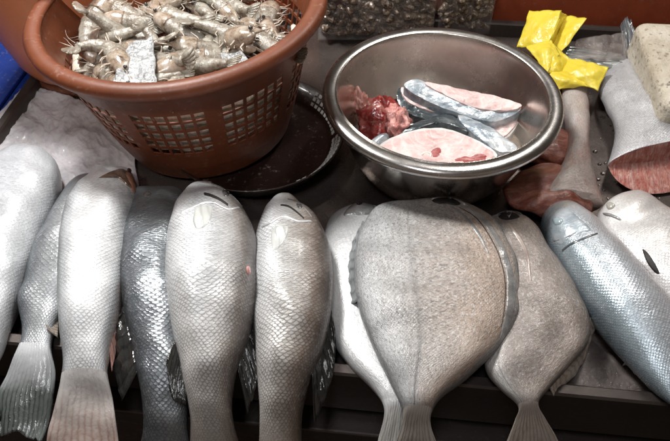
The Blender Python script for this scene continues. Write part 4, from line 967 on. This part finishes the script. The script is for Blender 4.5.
# blue crate left of the counter
M['bluep']=plastic('deep_blue_plastic',(0.008,0.03,0.20),rough=0.4,var=0.12)
M['bluerim']=plastic('blue_rim_plastic',(0.05,0.08,0.42),rough=0.35)
e0=org+ey*0.30-ex*0.012; e0.z=-0.42
cr_=empty('blue_crate',Vector((e0.x,e0.y,-0.42))-ex*0.2,'deep blue plastic crate past the left edge of the tray','crate')
mb=MB(); boxm(mb,e0-ex*0.46,ex*0.45,ey*0.6,ez*0.38); bevel(mb.build('crate_body',M['bluep'],cr_,smooth=False),0.008)
mb=MB(); boxm(mb,e0-ex*0.475+ez*0.381-ey*0.012,ex*0.47,ey*0.624,ez*0.022); bevel(mb.build('crate_lid',M['bluep'],cr_,smooth=False),0.006)
mb=MB()
for q in range(6): boxm(mb,e0-ex*(0.44-q*0.08)+ez*0.404+ey*0.03,ex*0.012,ey*0.54,ez*0.006)
bevel(mb.build('lid_ribs',M['bluep'],cr_,smooth=False),0.002)

# plastic film at left
M['film']=film('milky_film',(0.72,0.70,0.73),bscale=22,bump=0.4,density=(0.30,0.85),rough=0.12)
M['film_clear']=film('clear_film',(0.34,0.29,0.27),bscale=40,density=(0.08,0.42))
tag(crumple([(30,84),(128,118),(140,196),(-80,186)],lambda u,v:0.005+0.006*v*(1-u),n=150,amp=.0050,fr=24,crease=True,seed=2).build('plastic_film',M['film'],origin=P(40,140,0)),'crinkled milky plastic film spread left of the basket','plastic film')
tag(crumple([(598,300),(640,345),(665,400),(552,386)],lambda u,v:0.006,n=60,amp=.006,fr=45,seed=5).build('plastic_film',M['film_clear'],origin=P(610,360,0)),'clear wet plastic film in the tray corner by the front lip, lower right','plastic film')
tag(crumple([(578,36),(624,34),(626,58),(570,62)],lambda u,v:0.040-0.01*v,n=40,amp=.010,fr=45,seed=7).build('plastic_film',M['film_clear'],origin=P(600,48,0.02)),'glossy clear plastic crumpled over the fish tail by the yellow bag','plastic film')

# yellow bag
M['yellow']=wetmat('yellow_bag_plastic',[(0.3,(0.66,0.50,0.03)),(0.7,(0.80,0.66,0.09))],nscale=18,rough=0.36,coat=0.2,bump=0.5,bscale=30,bdist=0.006)
yb_=empty('plastic_bag',P(555,50,0),'crumpled bright yellow plastic bag beside the steel bowl','bag')
def panel(name,c4,amp=.0036,seed=0):
    """c4: four (px,py,z) corners"""
    def zf(u,v): return (c4[0][2]*(1-u)+c4[1][2]*u)*(1-v)+(c4[3][2]*(1-u)+c4[2][2]*u)*v+0.005*math.sin(3.1416*u)*math.sin(3.1416*v)
    crumple([c[:2] for c in c4],zf,n=26,amp=amp,fr=52,seed=seed,thick=.0005).build(name,M['yellow'],yb_)
panel('bag_body',[(530,10,.050),(562,11,.062),(549,46,.040),(517,47,.022)],seed=3)
panel('bag_fold',[(561,11,.062),(568,16,.044),(553,46,.026),(546,47,.040)],seed=4)
panel('bag_fold',[(566,16,.046),(587,19,.058),(562,52,.034),(550,44,.026)],seed=5)
panel('bag_fold',[(526,46,.034),(551,40,.044),(559,54,.042),(547,73,.036)],seed=6)
panel('bag_fold',[(549,42,.042),(572,59,.036),(563,76,.030),(546,72,.036)],seed=7)
panel('bag_fold',[(569,58,.038),(609,67,.046),(598,90,.034),(561,74,.032)],seed=8)
panel('bag_fold',[(546,70,.034),(570,72,.034),(590,86,.034),(557,89,.026)],seed=9)
# speckled board
t=NT('speckled_board'); co=t.obj()
c=t.ramp(t.noise(co,22,6,0.65),[(0.3,(0.42,0.36,0.27)),(0.7,(0.68,0.63,0.53))])
c=t.mix(t.ramp(t.voro(co,95),[(0.0,0.85),(0.16,0.6),(0.30,0.0)]),c,(0.20,0.16,0.11))
c=t.mix(t.ramp(t.noise(co,150,4,0.7),[(0.58,0.0),(0.68,0.8)]),c,(0.10,0.08,0.06))
nb=t.bump(t.noise(co,110,5,0.7),0.8,0.004); t.pr(base=c,rough=0.55,normal=nb); M['board']=t.m
q0=P(636,18,0.075); q1=P(668,104,0.075); dv=(q1-q0); ln=dv.length; dv.normalize(); sv=Vector((-dv.y,dv.x,0))
if sv.x<0: sv=-sv
mb=MB(); boxm(mb,q0-Vector((0,0,0.065)),dv*ln*1.0,sv*0.22,Vector((0,0,0.065)))
o=mb.build('cutting_board',M['board'],smooth=False,origin=q0+dv*ln*.5-Vector((0,0,.07)))
bm=bmesh.new(); bm.from_mesh(o.data); bmesh.ops.bevel(bm,geom=bm.edges[:],offset=0.014,segments=5,profile=.55,affect='EDGES')
bmesh.ops.subdivide_edges(bm,edges=bm.edges[:],cuts=2,use_grid_fill=True)
for v in bm.verts: v.co+=v.normal*0.003*noise.noise(v.co*40)
bm.to_mesh(o.data); bm.free(); o.data.polygons.foreach_set("use_smooth",[True]*len(o.data.polygons))
tag(o,'thick off white speckled board with a rounded worn corner at the top right','board')

# clear boxes of shellfish behind the bowl
M['clear']=film('clear_box_plastic',(0.6,0.58,0.56),bscale=12,bump=0.3,density=(0.03,0.14))
M['shellm']=wetmat('dark_mussel_shell',[(0.32,(0.012,0.010,0.010)),(0.50,(0.14,0.09,0.06)),(0.68,(0.55,0.45,0.34))],nscale=160,rough=0.14,bump=0.6,bscale=150,coat=0.8)
def clearbox(x0,x1,ybot,label,seed,tint):
    a=P(x0,ybot,0.004); b=P(x1,ybot,0.004); dx=b-a; dx.z=0; wd=dx.length; dx.normalize(); dy=Vector((-dx.y,dx.x,0)); H=0.085; D=0.11
    r=empty('clear_box',(a+b)/2,label,'box','clear boxes of shellfish')
    mb=MB()
    t_=0.0014
    for o_,u,v,w_ in ((a,dx*wd,dy*t_,ez*H),(a+dy*D,dx*wd,dy*t_,ez*H),(a+dy*t_*1.2,dx*t_,dy*(D-t_*1.4),ez*H),(a+dx*(wd-t_)+dy*t_*1.2,dx*t_,dy*(D-t_*1.4),ez*H),(a+dx*t_*1.2+dy*t_*1.2,dx*(wd-2.4*t_),dy*(D-t_*1.4),ez*t_)): boxm(mb,o_,u,v,w_)
    mb.build('box_wall',M['clear'],r,smooth=False)
    mb=MB()
    pts=[a+ez*H,b+ez*H,b+dy*D+ez*H,a+dy*D+ez*H,a+ez*H]; tube(mb,[p-ez*.001 for p in pts],0.003,8); mb.build('box_rim',plastic('box_rim_plastic',tint,rough=0.25),r)
    mb=MB(); rr=random.Random(seed)
    for k in range(320):
        c_=a+dx*rr.uniform(.008,wd-.008)+dy*rr.uniform(.009,D-.010)+ez*rr.uniform(0.008,H*0.86)
        if k%3==0: c_=a+dx*rr.uniform(.008,wd-.008)+dy*rr.uniform(.008,.014)+ez*rr.uniform(0.008,H*0.86)
        Rm=Matrix.Rotation(rr.uniform(0,6.28),3,'Z')@Matrix.Rotation(rr.uniform(-1,1),3,'X'); rows=[]
        L_=rr.uniform(.009,.016)
        for j in range(7):
            th=0.1+2.94*j/6; rows.append([mb.add(c_+Rm@Vector((L_*math.cos(th),L_*.55*math.sin(th)*math.cos(f),L_*.4*math.sin(th)*math.sin(f)))) for f in [6.2832*q/8 for q in range(8)]])
        mb.grid(rows,closed=True); mb.f.append(tuple(rows[0])); mb.f.append(tuple(reversed(rows[-1])))
    tag(mb.build('shellfish',M['shellm'],origin=(a+b)/2+dy*D/2),'small dark shellfish packed in the clear box '+('behind the bowl rim on the left' if seed==1 else 'next to the red panel'),'shellfish',kind='stuff')
clearbox(318,432,40,'wider clear plastic box of dark shellfish behind the bowl',1,(0.30,0.22,0.15))
clearbox(437,489,34,'narrower clear plastic box of shellfish behind the bowl, nearer the yellow bag',2,(0.34,0.26,0.18))

# ================================================================== WATER DROPS
M['drop']=wetmat('water_drop',[(0.3,(0.55,0.53,0.52)),(0.7,(0.78,0.77,0.76))],rough=0.05,coat=1.0)
t=NT('clear_water'); t.pr(base=(1,1,1),rough=0.02,trans=1.0,ior=1.33); M['water']=t.m
mb=MB(); rr=random.Random(9)
def dropat(x,y,s,z=0.001):
    c_=P(x,y,z); rows=[]
    for j in range(5):
        th=0.02+1.55*j/4; rows.append([mb.add(c_+s*Vector((math.sin(th)*math.cos(f)*1.2,math.sin(th)*math.sin(f),0.6*math.cos(th)))) for f in [6.2832*q/10 for q in range(10)]])
    mb.grid(rows,closed=True); mb.f.append(tuple(rows[0]))
for k in range(150):
    if k%2: dropat(rr.uniform(588,668),rr.uniform(110,230),rr.uniform(.0006,.0028))
    elif k%4==0: dropat(rr.uniform(300,345),rr.uniform(90,140),rr.uniform(.0006,.002))
    else: dropat(rr.uniform(555,650),rr.uniform(330,395),rr.uniform(.0008,.003))
tag(mb.build('water_drops',M['water'],origin=P(610,180,0)),'water drops on the wet steel of the tray','water drops',kind='stuff')
